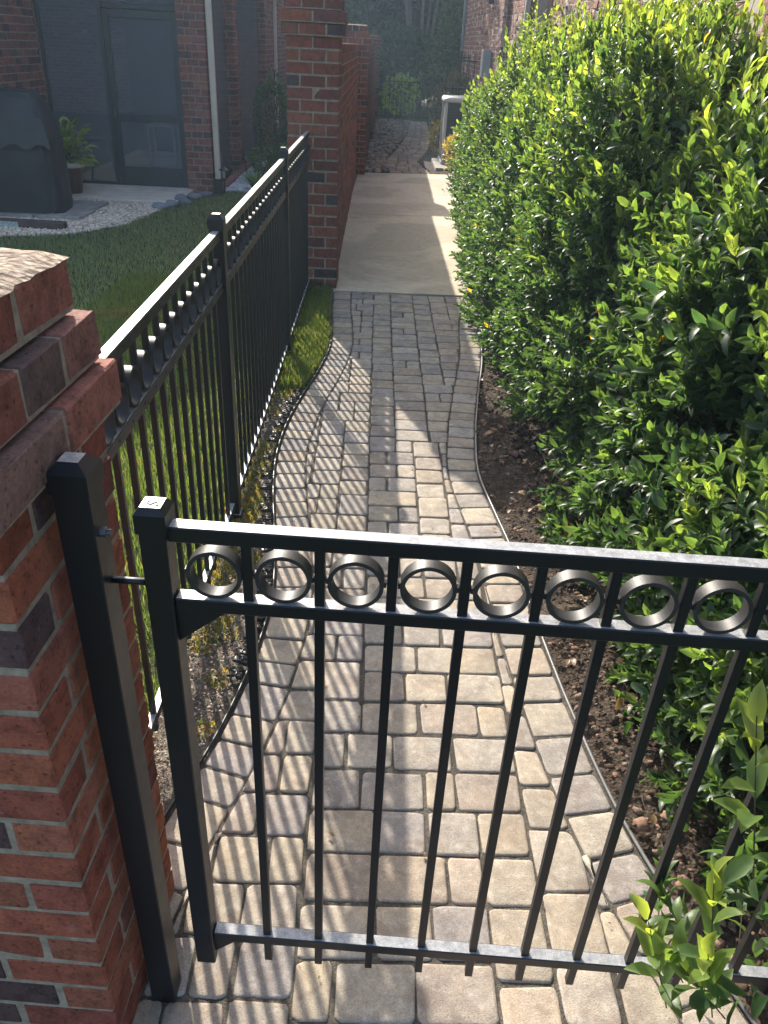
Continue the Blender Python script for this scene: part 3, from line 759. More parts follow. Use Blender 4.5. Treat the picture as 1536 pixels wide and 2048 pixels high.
def shoots(base, dirs, length, nl, size, newness, spread=(1.12, .36)):
    """whorls of leaves up each stem -> leaf arrays and stem segments"""
    n = len(base); dirs = unit(dirs)
    ref = unit(rng.normal(0, 1, (n, 3))); U = unit(np.cross(dirs, ref)); Vv = np.cross(dirs, U)
    t = (np.arange(nl) + .6) / nl; t = np.broadcast_to(t, (n, nl)) + rng.normal(0, .04, (n, nl))
    az = np.arange(nl) * 2.4 + rng.uniform(0, 6.28, (n, 1)) + rng.normal(0, .35, (n, nl))
    el = spread[0] + (spread[1] - spread[0]) * t + rng.normal(0, .18, (n, nl))
    rad = np.cos(az)[..., None] * U[:, None] + np.sin(az)[..., None] * Vv[:, None]
    d = np.cos(el)[..., None] * dirs[:, None] + np.sin(el)[..., None] * rad
    nm = np.sin(el)[..., None] * dirs[:, None] - np.cos(el)[..., None] * rad + rng.normal(0, .18, (n, nl, 3))
    P = base[:, None] + dirs[:, None] * (length[:, None] * t)[..., None]
    S = size[:, None] * (1 - .25 * np.abs(t - .45)) * rng.uniform(.75, 1.15, (n, nl))
    nw = np.clip(newness[:, None] * (.35 + .9 * t) + rng.normal(0, .06, (n, nl)), 0, 1)[..., None]
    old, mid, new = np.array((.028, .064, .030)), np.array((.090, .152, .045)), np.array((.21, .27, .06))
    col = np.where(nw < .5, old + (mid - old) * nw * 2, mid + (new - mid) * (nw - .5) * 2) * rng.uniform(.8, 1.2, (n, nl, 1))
    yl = rng.random((n, nl, 1)) < .0008; col = np.where(yl, np.array((.45, .30, .03)), col)
    return P.reshape(-1, 3), d.reshape(-1, 3), nm.reshape(-1, 3), S.ravel(), col.reshape(-1, 3)
def stems_mesh(mb, a, b, r):
    """three-sided slivers"""
    n = len(a); d = unit(b - a); u = unit(np.cross(d, unit(rng.normal(0, 1, (n, 3))))); w = np.cross(d, u)
    ang = np.arange(3) * 2.0944; ring = np.cos(ang)[None, :, None] * u[:, None] + np.sin(ang)[None, :, None] * w[:, None]
    r = np.broadcast_to(np.asarray(r, float), (n,))[:, None, None]
    V = np.concatenate([a[:, None] + ring * r, b[:, None] + ring * r * .6], 1)
    off = (np.arange(n) * 6)[:, None, None]
    f = np.array([(0, 1, 4, 3), (1, 2, 5, 4), (2, 0, 3, 5)])
    mb.add(V.reshape(-1, 3), [(f[None] + off).reshape(-1, 4)])
def shrub(name, cx, cy, rx, ry, z0, h, n_out, n_in, label, size=(.055, .075), lump=.30, seed=1, group=None, up=.75, keep=None, sprigs=()):
    r = empty(name, (0, 0, 0))
    def surf(n, shell):
        """points on a lumpy superellipsoid dome"""
        d = unit(rng.normal(0, 1, (n * 3, 3))); d = d[d[:, 2] > -.62][:n]
        p = 2.8; k = (np.abs(d[:, 0])**p + np.abs(d[:, 1])**p + np.abs(d[:, 2])**p)**(-1 / p)
        q = d * k[:, None]
        lowf = np.where(d[:, 2] < 0, 1 / np.maximum(np.max(np.abs(q[:, :2]), axis=1), .3) * .97, 1); lowf = 1 + (lowf - 1) * .8
        nr = unit(np.sign(q) * np.abs(q)**(p - 1) / np.array([rx, ry, h]))
        q = q * np.stack([lowf, lowf, np.ones(len(q))], 1)
        lum = 1 + lump * (fbm(d[:, 0] * 2 + seed * 3.1, d[:, 1] * 2 + d[:, 2] * 2.7, 1.3, 3, seed) - .5) * 2
        q = q * (lum * shell)[:, None]
        c = np.array([cx, cy, z0 + .42 * h])
        P = c + q * np.array([rx, ry, .58 * h]); P[:, 2] = np.maximum(P[:, 2], z0 + .02 * rng.random(len(P)))
        return P, nr
    P, nr = surf(n_out, np.ones(n_out) * 1.0)
    P = P - nr * rng.uniform(0, .10, (len(P), 1))
    topness = np.clip((P[:, 2] - z0) / h, 0, 1)
    D = nr * .75 + np.array([0, 0, up]) * (.5 + 1.4 * topness[:, None]**2) + rng.normal(0, .28, P.shape)
    if keep is not None: k = keep(P); P, nr, D, topness = P[k], nr[k], D[k], topness[k]
    n = len(P)
    sun = np.clip(nr @ np.array([-.29, .6, .75]) * .5 + .5, 0, 1)
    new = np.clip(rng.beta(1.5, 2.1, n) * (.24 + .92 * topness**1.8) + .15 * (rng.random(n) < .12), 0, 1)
    Ls = rng.uniform(.07, .15, n) * (.8 + 1.1 * new * topness**2)
    tall = (rng.random(n) < .10) & (topness > .72); Ls = np.where(tall, Ls * rng.uniform(1.6, 2.4, n), Ls); D = np.where(tall[:, None], unit(D) * .35 + np.array([0, 0, 1.]), D); new = np.where(tall, np.maximum(new, .5), new)
    S = rng.uniform(*size, n)
    A = shoots(P, D, Ls, 10, S, new)
    if sprigs:
        sp_ = np.array(sprigs, float); P = np.concatenate([P, sp_[:, :3]]); D = np.concatenate([D, sp_[:, 3:6]]); Ls = np.concatenate([Ls, sp_[:, 6]])
        E = shoots(sp_[:, :3], sp_[:, 3:6], sp_[:, 6], 10, np.full(len(sp_), size[1]), np.full(len(sp_), .72)); A = [np.concatenate([a, b]) for a, b in zip(A, E)]
    st = MB(); dd = unit(D); stems_mesh(st, P - dd * .05, P + dd * (Ls * 1.02)[:, None], .0016)
    # inner older leaves
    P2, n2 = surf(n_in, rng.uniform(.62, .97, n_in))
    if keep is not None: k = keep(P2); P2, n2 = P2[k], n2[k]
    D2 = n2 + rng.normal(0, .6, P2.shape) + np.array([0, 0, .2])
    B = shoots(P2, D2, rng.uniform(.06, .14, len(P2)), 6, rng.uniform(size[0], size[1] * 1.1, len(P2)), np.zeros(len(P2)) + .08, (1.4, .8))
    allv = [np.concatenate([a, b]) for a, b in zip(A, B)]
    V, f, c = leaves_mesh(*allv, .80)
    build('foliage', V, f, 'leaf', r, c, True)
    nb = 16; a = np.column_stack([cx + rng.uniform(-.1, .1, nb), cy + rng.uniform(-.15, .15, nb), np.full(nb, -.02)])
    tgt, _ = surf(nb, np.full(nb, .8)); nb = len(tgt); a = a[:nb]; tgt[:, 2] = np.maximum(tgt[:, 2], z0 + .25)
    for i in range(nb):
        m = a[i] * .5 + tgt[i] * .5 + np.array([0, 0, .06]); st.tube([a[i], m, tgt[i]], [.011, .007, .003], 6)
    st.build('stems', 'twig', r)
    tag(r, label, 'shrub', group); return r
shrub('evergreen_shrub', 1.42, 1.62, .54, .62, .02, .86, 1100, 750, 'low dark shrub on the soil just behind the right half of the gate', seed=8, size=(.05, .07))
shrub('evergreen_shrub', 1.46, 2.62, .57, .84, .02, 1.55, 2450, 1200, 'nearest tall glossy green shrub behind the gate with the largest leaves', seed=1, size=(.056, .077))
shrub('evergreen_shrub', 1.42, 3.92, .62, .95, .02, 1.76, 3400, 1300, 'glossy shrub behind the nearest tall one, beside the narrowest part of the paver path', seed=2, size=(.05, .069))
shrub('evergreen_shrub', 1.44, 5.45, .62, .90, .02, 1.80, 3100, 1200, 'tall glossy shrub at the middle of the hedge below the rock-face brick wall', seed=3, size=(.048, .067))
shrub('evergreen_shrub', 1.46, 7.05, .58, .95, .02, 1.76, 3100, 1100, 'glossy shrub overhanging the near end of the concrete walk', seed=4, size=(.047, .065))
shrub('evergreen_shrub', 1.44, 8.60, .52, .95, .02, 1.52, 2600, 950, 'last shrub of the hedge, nearest the white air conditioner', seed=5, size=(.046, .063))
shrub('evergreen_shrub', .95, .66, .36, .30, 
      .02, .70, 64, 30, 'leafy shrub reaching over the front of the gate at the lower right corner', seed=7, up=1.1, size=(.058, .08), lump=.3,
      sprigs=[(.61, .74, .76, -.28, 0, 1, .30), (.66, .72, .70, -.1, -.1, 1, .26), (.56, .74, .38, -.35, 0, 1, .22), (.62, .70, .42, -.3, -.1, .9, .2), (.60, .72, .52, -.2, .1, 1, .18)])

# low trailing sprays over the soil
# ---------------------------------------------------------------- grass
def blades(name, x, y, z, h, w, col, mat='grass', lean=.35):
    n = len(x); a = rng.uniform(0, 6.28, n); ca, sa = np.cos(a), np.sin(a)
    ld = rng.uniform(0, 6.28, n); lm = np.abs(rng.normal(0, lean, n)) * h
    lx, ly = np.cos(ld) * lm, np.sin(ld) * lm
    B = np.stack([x, y, z], 1); S = np.stack([ca, sa, 0 * ca], 1) * (w / 2)[:, None]
    m = B + np.stack([lx * .35, ly * .35, h * .6], 1); t = B + np.stack([lx, ly, h], 1)
    V = np.stack([B - S, B + S, m + S * .8, m - S * .8, t], 1)
    off = (np.arange(n) * 5)[:, None]
    return tag(build(name, V.reshape(-1, 3), [np.array([0, 1, 2, 3]) + off, np.array([3, 2, 4]) + off], mat, None, np.repeat(col, 5, 0), True), kind='stuff')
def gcol(n, lo, hi, dry=.06):
    t = rng.random((n, 1)); c = np.array(lo) * (1 - t) + np.array(hi) * t
    k = rng.random((n, 1)) < dry; return np.where(k, np.array((.26, .20, .09)), c) * rng.uniform(.75, 1.2, (n, 1))
def lawn_ok(x, y): return ~(tan_ok(x, y) & (x < -2.35)) & ~((x < -2.35) & (y > 9.9)) & ~((x < -1.98) & (y > 10.7))
x, y = scatter(62000, -2.1, -.60, 1.1, 6.8); k = vnoise(x, y, 3, 5) + rng.random(len(x)) > .35; x, y = x[k], y[k]
x2, y2 = scatter(80000, -4.6, -.60, 4.2, 11.4, lambda x, y: lawn_ok(x, y) & ((y > 6.8) | (x < -2.1)))
n1, n2 = len(x), len(x2)
patch = lambda x, y: vnoise(x, y, 1.6, 22) > .86
cc = np.concatenate([gcol(n1, (.07, .12, .035), (.15, .21, .055)), gcol(n2, (.12, .17, .10), (.20, .26, .14), .09)])
X, Y = np.concatenate([x, x2]), np.concatenate([y, y2])
cc = np.where(patch(X, Y)[:, None], cc * .5 + np.array((.10, .075, .035)), cc)
blades('grass', X, Y, -.01 + 0 * X, np.concatenate([rng.uniform(.035, .075, n1), rng.uniform(.03, .06, n2)]), np.concatenate([rng.uniform(.0025, .0045, n1), rng.uniform(.005, .009, n2)]), cc)
x, y = scatter(36000, -.62, -.2, 1.3, 6.6, lambda x, y: (x < XL(y) - .02) & ((y > 4.35) | ((x < -.47 + .03 * np.sin(y * 9)) & (vnoise(x, y, 7, 4) > .25) & (y > 2)) | (vnoise(x, y, 9, 14) > .72)))
n1 = len(x); cc = gcol(n1, (.07, .12, .03), (.15, .20, .05), .12)
far = (y > 4.35)[:, None]; cc = np.where(~far & (rng.random((n1, 1)) < .45), np.array((.30, .21, .06)) * rng.uniform(.7, 1.2, (n1, 1)), cc)
hh = np.where(y > 4.35, .035 + .055 * vnoise(x, y, 8, 6), .028) * rng.uniform(.6, 1.2, n1)
blades('ground_cover', x, y, 0 * x, hh, rng.uniform(.003, .006, n1), cc, lean=.5)
# dry twigs and clippings on the soil
x, y = scatter(1500, .55, 1.5, .5, 6.4, lambda x, y: (x > XR(y) + .01) & (x < XR(y) + .55)); n = len(x)
a = rng.uniform(0, 6.28, n); L = rng.uniform(.015, .06, n); z = .012 + .065 * fbm(x, y, 7, 5, 3)
st = MB(); p = np.stack([x, y, z], 1); q = p + np.stack([np.cos(a) * L, np.sin(a) * L, rng.uniform(-.004, .012, n)], 1); stems_mesh(st, p, q, .0011)
tag(st.build('twig_litter', 'twig'), kind='stuff')

x, y = scatter(420, .55, 1.3, .6, 6.4, lambda x, y: (x > XR(y) + .01) & (x < XR(y) + .5)); n = len(x); a = rng.uniform(0, 6.28, n)
V, f, c = leaves_mesh(np.stack([x, y, .03 + .06 * fbm(x, y, 7, 5, 3)], 1), np.stack([np.cos(a), np.sin(a), rng.normal(0, .25, n)], 1), np.array([0, 0, 1.]) + rng.normal(0, .4, (n, 3)), rng.uniform(.02, .055, n), np.array([(.16, .10, .06), (.22, .15, .09), (.10, .07, .05)])[rng.integers(0, 3, n)])
tag(build('dead_leaves', V, f, 'dleaf', None, c, True), kind='stuff')
x, y = scatter(160, -.4, .9, .6, 13.5, lambda x, y: (x > XL(np.minimum(y, 6.5)) + .03) & (x < XR(np.minimum(y, 6.5)) - .03)); n = len(x); a = rng.uniform(0, 6.28, n)
V, f, c = leaves_mesh(np.stack([x, y, np.full(n, .007)], 1), np.stack([np.cos(a), np.sin(a), 0 * a], 1), np.array([0, 0, 1.]) + rng.normal(0, .12, (n, 3)), rng.uniform(.008, .024, n), np.array([(.20, .13, .07), (.13, .09, .06), (.10, .13, .04)])[rng.integers(0, 3, n)])
tag(build('leaf_litter', V, f, 'dleaf', None, c, True), kind='stuff')
# ---------------------------------------------------------------- left house
H = empty('brick_house', (0, 0, 0))
tag(H, 'shaded red brick house with dark screened porch and screen door beyond the lawn', 'house')
brick_wall(H, 'wall', (-4.22, 8.6), (0, 1), 2.62, -.08, 3.2, HC, th=.2)
brick_wall(H, 'wall', (-9.5, 8.6), (1, 0), 5.275, -.08, 3.2, HC, th=.2)
def pillar(x0, x1, y0, y1, z1=2.75):
    b = MB(); n = int(round(z1 / CH)); ch = z1 / n
    for k in range(n): ring_course(b, x0, x1, y0, y1, k * ch, (k + 1) * ch, k % 2, min(.09, (x1 - x0) / 2.2, (y1 - y0) / 2.2), pal=HC)
    p = b.build('pillar', 'brick', H)
    one_box('mortar_core', (x0 + .006, y0 + .006, -.1), (x1 - .006, y1 - .006, z1 - .004), 'mortar', p)
pillar(-2.49, -2.15, 11.12, 11.46); pillar(-2.37, -2.11, 13.05, 13.42); pillar(-2.37, -2.11, 16.6, 16.98)
one_box('screen', (-4.20, 11.25, .06), (-3.47, 11.256, 2.7), 'screen', H, .0005)
one_box('screen', (-3.40, 11.25, 2.08), (-2.50, 11.256, 2.7), 'screen', H, .0005)
one_box('screen', (-2.245, 11.47, .06), (-2.239, 13.04, 2.7), 'screen', H, .0005)
one_box('screen', (-2.245, 13.43, .06), (-2.239, 16.59, 2.7), 'screen', H, .0005)
fr = MB()
for a, b in (((-4.215, 11.235, 0), (-4.17, 11.275, 2.75)), ((-3.465, 11.235, 0), (-3.415, 11.275, 2.75)), ((-4.165, 11.235, 0), (-3.47, 11.275, .06)), ((-3.41, 11.235, 2.025), (-2.495, 11.275, 2.075)), ((-2.26, 11.465, 0), (-2.225, 13.045, .05)), ((-2.26, 13.425, 0), (-2.225, 16.595, .05))): fr.box(a, b)
fr.build('screen_frame', 'frame', H)
dr = MB()
for a, b in (((-3.405, 11.22, .02), (-3.33, 11.25, 2.015)), ((-2.575, 11.22, .02), (-2.50, 11.25, 2.015)), ((-3.33, 11.22, 1.93), (-2.575, 11.25, 2.015)), ((-3.33, 11.22, .80), (-2.575, 11.25, .885)), ((-3.33, 11.22, .02), (-2.575, 11.25, .26))): dr.box(a, b, .004)
D_ = dr.build('door', 'frame', H)
one_box('screen', (-3.33, 11.238, .26), (-2.575, 11.243, 1.93), 'screen', D_, .0005)
hd = MB(); hd.tube([(-3.37, 11.20, .83), (-3.37, 11.20, .95)], .008, 8); hd.box((-3.38, 11.195, .86), (-3.36, 11.222, .9)); hd.build('handle', 'bolt', D_)
one_box('porch_back_wall', (-4.2, 15.0, 0), (-2.4, 15.1, 2.75), 'siding', H)
one_box('porch_floor', (-4.2, 11.3, -.05), (-2.27, 15, .02), 'concrete', H)
brick_wall(H, 'wall', (-2.15, 16.99), (0, 1), 5.0, -.08, 2.75, HC, th=.2)
brick_wall(H, 'wall', (-9.5, 22.0), (1, 0), 7.14, -.08, 2.75, HC, th=.2)
ds = MB(); ds.box((-2.135, 11.17, .16), (-2.065, 11.24, 2.72), .006)
for k in range(3): ds.box((-2.122 + k * .022, 11.164, .165), (-2.110 + k * .022, 11.172, 2.715), .003)
d_ = ds.build('downspout', 'white', H); one_box('drain_boot', (-2.15, 11.15, -.03), (-2.05, 11.26, .155), 'plastic', d_, .006)
one_box('downspout', (-2.145, 18.2, .2), (-2.085, 18.26, 2.72), 'white', H, .006)
# roof: gable facing the camera, ridge along Y
ex, ez, rx_, rz_ = -1.82, 2.72, -6.2, 6.3
V = [(ex, 10.75, ez), (rx_, 10.75, rz_), (-10.6, 10.75, ez), (ex, 22.5, ez), (rx_, 22.5, rz_), (-10.6, 22.5, ez)]
V = np.array(V + [(a, b, c + .14) for a, b, c in V])
build('roof', V, [np.array([(0, 3, 4, 1), (1, 4, 5, 2), (6, 7, 10, 9), (7, 8, 11, 10), (0, 6, 9, 3), (2, 5, 11, 8), (0, 1, 7, 6), (1, 2, 8, 7), (3, 9, 10, 4), (4, 10, 11, 5)])], 'roof', H)
gb = MB(); gb.add(np.array([(-2.12, 11.30, 2.75), (rx_, 11.30, 6.1), (-10.2, 11.30, 2.75), (-2.12, 11.42, 2.75), (rx_, 11.42, 6.1), (-10.2, 11.42, 2.75)]), [np.array([(0, 1, 2), (5, 4, 3)]), np.array([(0, 3, 4, 1), (1, 4, 5, 2), (2, 5, 3, 0)])]); gb.build('gable', 'siding', H)
one_box('ceiling', (-9.5, 11.3, 2.76), (-1.95, 22.2, 2.80), 'white', H)
one_box('wing_roof', (-9.7, 8.35, 3.21), (-4.0, 11.28, 3.36), 'roof', H)

# porch contents and patio
st = empty('porch_cabinet', (-3.18, 11.95, .02))
fr = MB()
for sx in (0, .34):
    for sy in (0, .3): fr.box((sx, sy, 0), (sx + .025, sy + .025, .66))
fr.box((-.01, -.01, .66), (.375, .335, .69)); fr.box((.02, .02, .3), (.34, .3, .32)); fr.build('frame', 'acw', st)
one_box('panel', (.03, .02, .02), (.335, .3, .28), 'acw', st)
tag(st, 'white open frame cabinet standing inside the screen door', 'cabinet')
so = empty('wooden_stool', (-3.72, 11.55, .02), .3)
for a, b in ((-.13, -.13), (.13, -.13), (.13, .13), (-.13, .13)):
    m = MB(); m.tube([(a * 1.25, b * 1.25, 0), (a * .8, b * .8, .5)], .016, 8); m.build('leg', 'yellow', so, True)
one_box('seat', (-.17, -.17, .5), (.17, .17, .53), 'wood', so, .01)
tag(so, 'wooden stool with honey coloured legs behind the porch screen', 'stool')
tag(one_box('porch_step', (-3.95, 10.12, -.06), (-2.42, 11.2, .03), 'step', None, .008), kind='structure')
for i in range(2):
    for j in range(3):
        o = one_box('patio_stone', (-.245, -.245, 0), (.245, .245, .045), 'slate', None, .006)
        o.location = (-3.42 - j * .5, 9.62 - i * .5, 0); o.rotation_euler = (0, 0, R(-3) + random.gauss(0, .01))
        tag(o, 'square grey patio stone laid in the pea gravel under the covered grill', 'patio stone', 'grey patio stones by the grill')
        if (i, j) == (0, 0): tag(o, 'darkest corner patio stone nearest the screen door', 'patio stone')
pl = empty('timber_edging', (-3.72, 8.42, 0), R(-2))
one_box('beam', (-.75, -.05, .0), (.55, .05, .085), 'wood', pl, .008); one_box('wrapper', (-.25, -.0525, .015), (.08, -.0505, .07), 'label', pl, .0003); 
tag(pl, 'dark timber beam lying on the pea gravel in front of the patio stones', 'timber')

# covered grill
gr = empty('covered_grill', (-3.93, 9.25, .05), R(4))
prof = np.array([(.50, .30, 0.0), (.50, .30, .25), (.49, .295, .62), (.50, .30, .70), (.44, .27, .92), (.36, .22, 1.10), (.30, .18, 1.16), (.15, .08, 1.175), (.02, .01, 1.178)])
k, nz = 120, 60; tt = np.linspace(0, len(prof) - 1, nz); prof = np.stack([np.interp(tt, np.arange(len(prof)), prof[:, q]) for q in range(3)], 1); V = []
for (a, b, z) in prof:
    t = np.arange(k) * 2 * math.pi / k; p = .35
    xx = np.sign(np.cos(t)) * np.abs(np.cos(t))**p * a; yy = np.sign(np.sin(t)) * np.abs(np.sin(t))**p * b
    fold = .030 * (fbm(t * 3.2, z * 1.1 + 0 * t, 1.0, 3, 8) - .5) * (1.2 - z) + .02 * (fbm(t * 2.0 + z * 2, z * 5 + 0 * t, 1.0, 4, 2) - .5) + .012 * (fbm(t * 6 - z * 3, z * 9 + t, 1.0, 3, 5) - .5)
    V.append(np.stack([xx * (1 + fold * 1.6), yy * (1 + fold * 2.4), z + .02 * (fbm(t * 2.5, 0 * t + z * 4, 1, 3, 4) - .5) * (z > .9) + .01 * np.sin(t * 5) * (z < .1)], 1))
n = len(prof); i = np.arange(n - 1)[:, None] * k; j = np.arange(k)[None]; jn = (j + 1) % k
f = [np.stack([i + j, i + jn, i + k + jn, i + k + j], -1).reshape(-1, 4), ((n - 1) * k + np.arange(k))[None]]
build('cover', np.concatenate(V), f, 'cover', gr, None, True)
fl = MB(); k2 = 15; t = np.linspace(0, 1, k2)
top = np.stack([-.5 + t, np.full(k2, -.315), np.full(k2, .93)], 1); bot = np.stack([-.5 + t, -.335 + .012 * np.sin(t * 31), .66 + .03 * np.sin(t * 23)], 1)
fl.add(np.concatenate([top * np.array([.86, .9, 1]), bot, top * np.array([.86, .87, 1]) , bot + np.array([0, .006, 0])]), [np.array([(q, q + 1, k2 + q + 1, k2 + q) for q in range(k2 - 1)]), np.array([(2 * k2 + q + 1, 2 * k2 + q, 3 * k2 + q, 3 * k2 + q + 1) for q in range(k2 - 1)])])
fl.build('skirt_flap', 'cover', gr, True)
for a in (-.42, .42):
    w = MB(); w.lathe([(.02, -.015), (.05, -.015), (.05, .015), (.02, .015)], 16); w = w.build('wheel', 'plastic', gr); w.rotation_euler = (0, R(90), 0); w.location = (a, -.2, .0)
tag(gr, 'barbecue grill under a dark vinyl cover on the grey patio stones', 'grill')

# potted plant
pp = empty('potted_plant', (-3.78, 10.45, .03))
b = MB(); b.lathe([(.11, 0), (.15, .28), (.17, .30), (.17, .335), (.14, .335), (.135, .30)], 24); b.build('pot', 'pot', pp, True)
b = MB(); b.lathe([(.172, .30), (.185, .31), (.185, .35), (.165, .36), (.16, .33)], 24); b.build('rim', 'acw', pp, True)
n = 110; a = rng.uniform(0, 6.28, n); e = rng.uniform(-.25, 1.1, n); D = np.stack([np.cos(a) * np.cos(e), np.sin(a) * np.cos(e), np.sin(e)], 1)
Pb = np.array([0, 0, .36]) + D * rng.uniform(.05, .36, (n, 1)) * np.array([.75, .75, 1.35])
V, f, c = leaves_mesh(Pb, D + np.array([0, 0, -.25]), np.array([0, 0, 1.]) + rng.normal(0, .3, (n, 3)), rng.uniform(.12, .20, n), gcol(n, (.10, .19, .05), (.28, .36, .13), 0), 1.25)
build('foliage', V, f, 'leaf', pp, c, True)
st = MB(); stems_mesh(st, np.repeat([[0, 0, .33]], n, 0), Pb, .004); st.build('stems', 'stem', pp)
tag(pp, 'leafy potted plant in a dark red pot beside the screened porch', 'potted plant')

# day lily clump, shrub by the far pier
def strap_clump(name, loc, n, L, label, cat, lo, hi):
    r = empty(name, (*loc, 0)); a = rng.uniform(0, 6.28, n); V, Fq, cc = [], [], []
    for i in range(n):
        l = L * random.uniform(.6, 1.1); d = np.array([math.cos(a[i]), math.sin(a[i])]); s = np.array([-d[1], d[0]]) * .009
        t = np.linspace(0, 1, 6); out = .75 * l * t**1.3 * random.uniform(.4, 1); z = l * (t - .55 * t**3)
        b0 = len(V)
        for k in range(6):
            w = (1 - t[k]**2) * .9 + .1; c_ = d * out[k]
            V += [(*(c_ - s * w), z[k]), (*(c_ + s * w), z[k])]
        Fq += [(b0 + 2 * k, b0 + 2 * k + 1, b0 + 2 * k + 3, b0 + 2 * k + 2) for k in range(5)]
        cc += [np.array(lo) + (np.array(hi) - np.array(lo)) * random.random()] * 12
    build('blades', np.array(V), [np.array(Fq)], 'grass', r, np.array(cc), True); tag(r, label, cat)
strap_clump('daylily_clump', (-1.62, 11.2), 130, .48, 'clump of strappy green daylily leaves beside the white stones', 'plant', (.05, .12, .02), (.14, .22, .04))
def leafy(name, cx, cy, rx, ry, h, n, size, lo, hi, label, cat, mat='dleaf', z0=.05, dry=0, group=None):
    r = empty(name, (cx, cy, 0)); d = unit(rng.normal(0, 1, (n, 3))); q = d * rng.uniform(.55, 1, (n, 1))**.5
    q *= (1 + .35 * (fbm(d[:, 0] * 2 + cx, d[:, 1] * 2 + d[:, 2] * 2.3 + cy, 1.6, 3) - .5)[:, None] * 2)
    P = q * np.array([rx, ry, h / 2]) + np.array([0, 0, z0 + h / 2]); P[:, 2] = np.abs(P[:, 2])
    D = d + rng.normal(0, .6, (n, 3)) + np.array([0, 0, .3]); S = rng.uniform(*size, n)
    V, f, c = leaves_mesh(P, D, np.array([0, 0, 1.]) + rng.normal(0, .5, (n, 3)), S, gcol(n, lo, hi, dry))
    build('foliage', V, f, mat, r, c, True)
    st = MB(); k = 14; stems_mesh(st, np.column_stack([rng.normal(0, .03, (k, 2)), np.zeros(k)]), P[:k], .006); st.build('stems', 'twig', r)
    tag(r, label, cat, group); return r
leafy('leafy_shrub', -1.62, 13.6, .28, .35, 1.25, 1500, (.05, .08), (.03, .08, .025), (.06, .13, .04), 'upright green shrub between the tall brick pier and the house', 'shrub')
leafy('leafy_shrub', -1.35, 12.1, .45, .5, .45, 1500, (.04, .07), (.025, .07, .02), (.05, .11, .03), 'low dark shrub behind the daylily clump', 'shrub')
leafy('nandina_shrub', 1.34, 13.95, .26, .22, .58, 900, (.04, .07), (.16, .18, .05), (.30, .22, .07), 'yellow and orange leaved shrub in front of the air conditioner', 'shrub', 'leaf')
leafy('nandina_shrub', 1.25, 16.1, .32, .3, .62, 900, (.04, .07), (.10, .10, .025), (.20, .15, .04), 'olive and gold shrub behind the air conditioner by the flagstones', 'shrub', 'leaf')
leafy('leafy_shrub', 1.55, 17.6, .5, .6, 1.35, 2600, (.05, .09), (.05, .055, .022), (.09, .08, .035), 'brownish green shrub below the metal rail', 'shrub')

# path lights
def path_light(x, y, label, rz=0):
    r = empty('path_light', (x, y, 0), rz)
    b = MB(); b.tube([(0, 0, -.05), (0, 0, .2)], .008, 8); b.build('stake', 'plastic', r)
    b = MB(); b.lathe([(.02, .19), (.032, .20), (.03, .205)], 12)
    for k in range(4):
        a = k * math.pi / 2 + .78; b.tube([(.028 * math.cos(a), .028 * math.sin(a), .2), (.045 * math.cos(a), .045 * math.sin(a), .3)], .004, 6)
    b.build('cage', 'plastic', r)
    b = MB(); b.lathe([(.065, .298), (.062, .306), (.02, .335), (.006, .35)], 16); b.build('lamp_cap', 'plastic', r)
    b = MB(); b.lathe([(.022, .205), (.036, .297)], 12); b.build('lens', 'glass', r)
    tag(r, label, 'path light')
path_light(-1.98, 10.98, 'small black lantern path light beside the cream downspout')
path_light(-1.96, 12.75, 'black lantern path light behind the daylily clump by the porch')
path_light(-1.86, 13.45, 'black lantern path light among the white stones near the second pillar')
path_light(-1.90, 16.0, 'farthest black lantern path light beside the house wall')
# brick curb along the house
cb = MB(); k = 40; t = 11.3 + (np.arange(k) + .5) * .15
cb.boxes(np.column_stack([np.full(k, -2.06), t, np.full(k, .02)]), (.055, .07, .05), None, .005, pick(HC, k), .001)
tag(cb.build('brick_curb', 'brick'), 'row of soldier bricks edging the white stones along the porch', 'curb')

# ---------------------------------------------------------------- right house
G = empty('brick_house', (0, 0, 0))
tag(G, 'rock-face brick house wall catching grazing sun behind the hedge', 'house')
ZT = 4.2
def rwall(x, y0, y1): brick_wall(G, 'wall', (x, y1), (0, -1), y1 - y0, -.08, ZT, RC if y0 < 14 else HC, 'rbrick', 'rmortar', th=.3, jit=.004, depth=.05, bl=.21)  # farthest section takes a darker brick palette, painting in its shade
rwall(2.05, .2, 12.6); rwall(1.95, 12.6, 14.1); rwall(1.85, 14.1, 20.4)
# wall returns in darker brick and mortar, their shade put into the colour
def jog(x0, x1, y): brick_wall(G, 'wall_return', (x0 + .052, y - .001), (1, 0), x1 - x0 - .052, -.08, ZT, HC, 'rbrick', 'mortar', th=.1, depth=.05)
jog(1.95, 2.3, 12.6); jog(1.85, 2.25, 14.1)
one_box('downspout', (1.90, 12.30, .1), (1.96, 12.37, ZT), 'meter', G, .006)
one_box('downspout', (1.79, 20.32, 1.75), (1.845, 20.40, ZT), 'meter', G, .006)
wl = MB(); wl.lathe([(.10, 0), (.10, .05), (.07, .09), (.02, .10)], 20); w = wl.build('wall_lamp', 'frame', G, True); w.rotation_euler = (0, R(-90), 0); w.location = (1.845, 15.6, 2.56)
wl = MB(); wl.lathe([(.085, .05), (.09, .075), (.06, .115), (.01, .125)], 20); w2 = wl.build('lens', 'glass', w, True)
mt = one_box('meter_box', (1.70, 15.0, 1.40), (1.842, 15.28, 1.80), 'meter', G, .01); one_box('conduit', (1.80, 15.1, 0), (1.838, 15.14, 1.395), 'meter', mt)
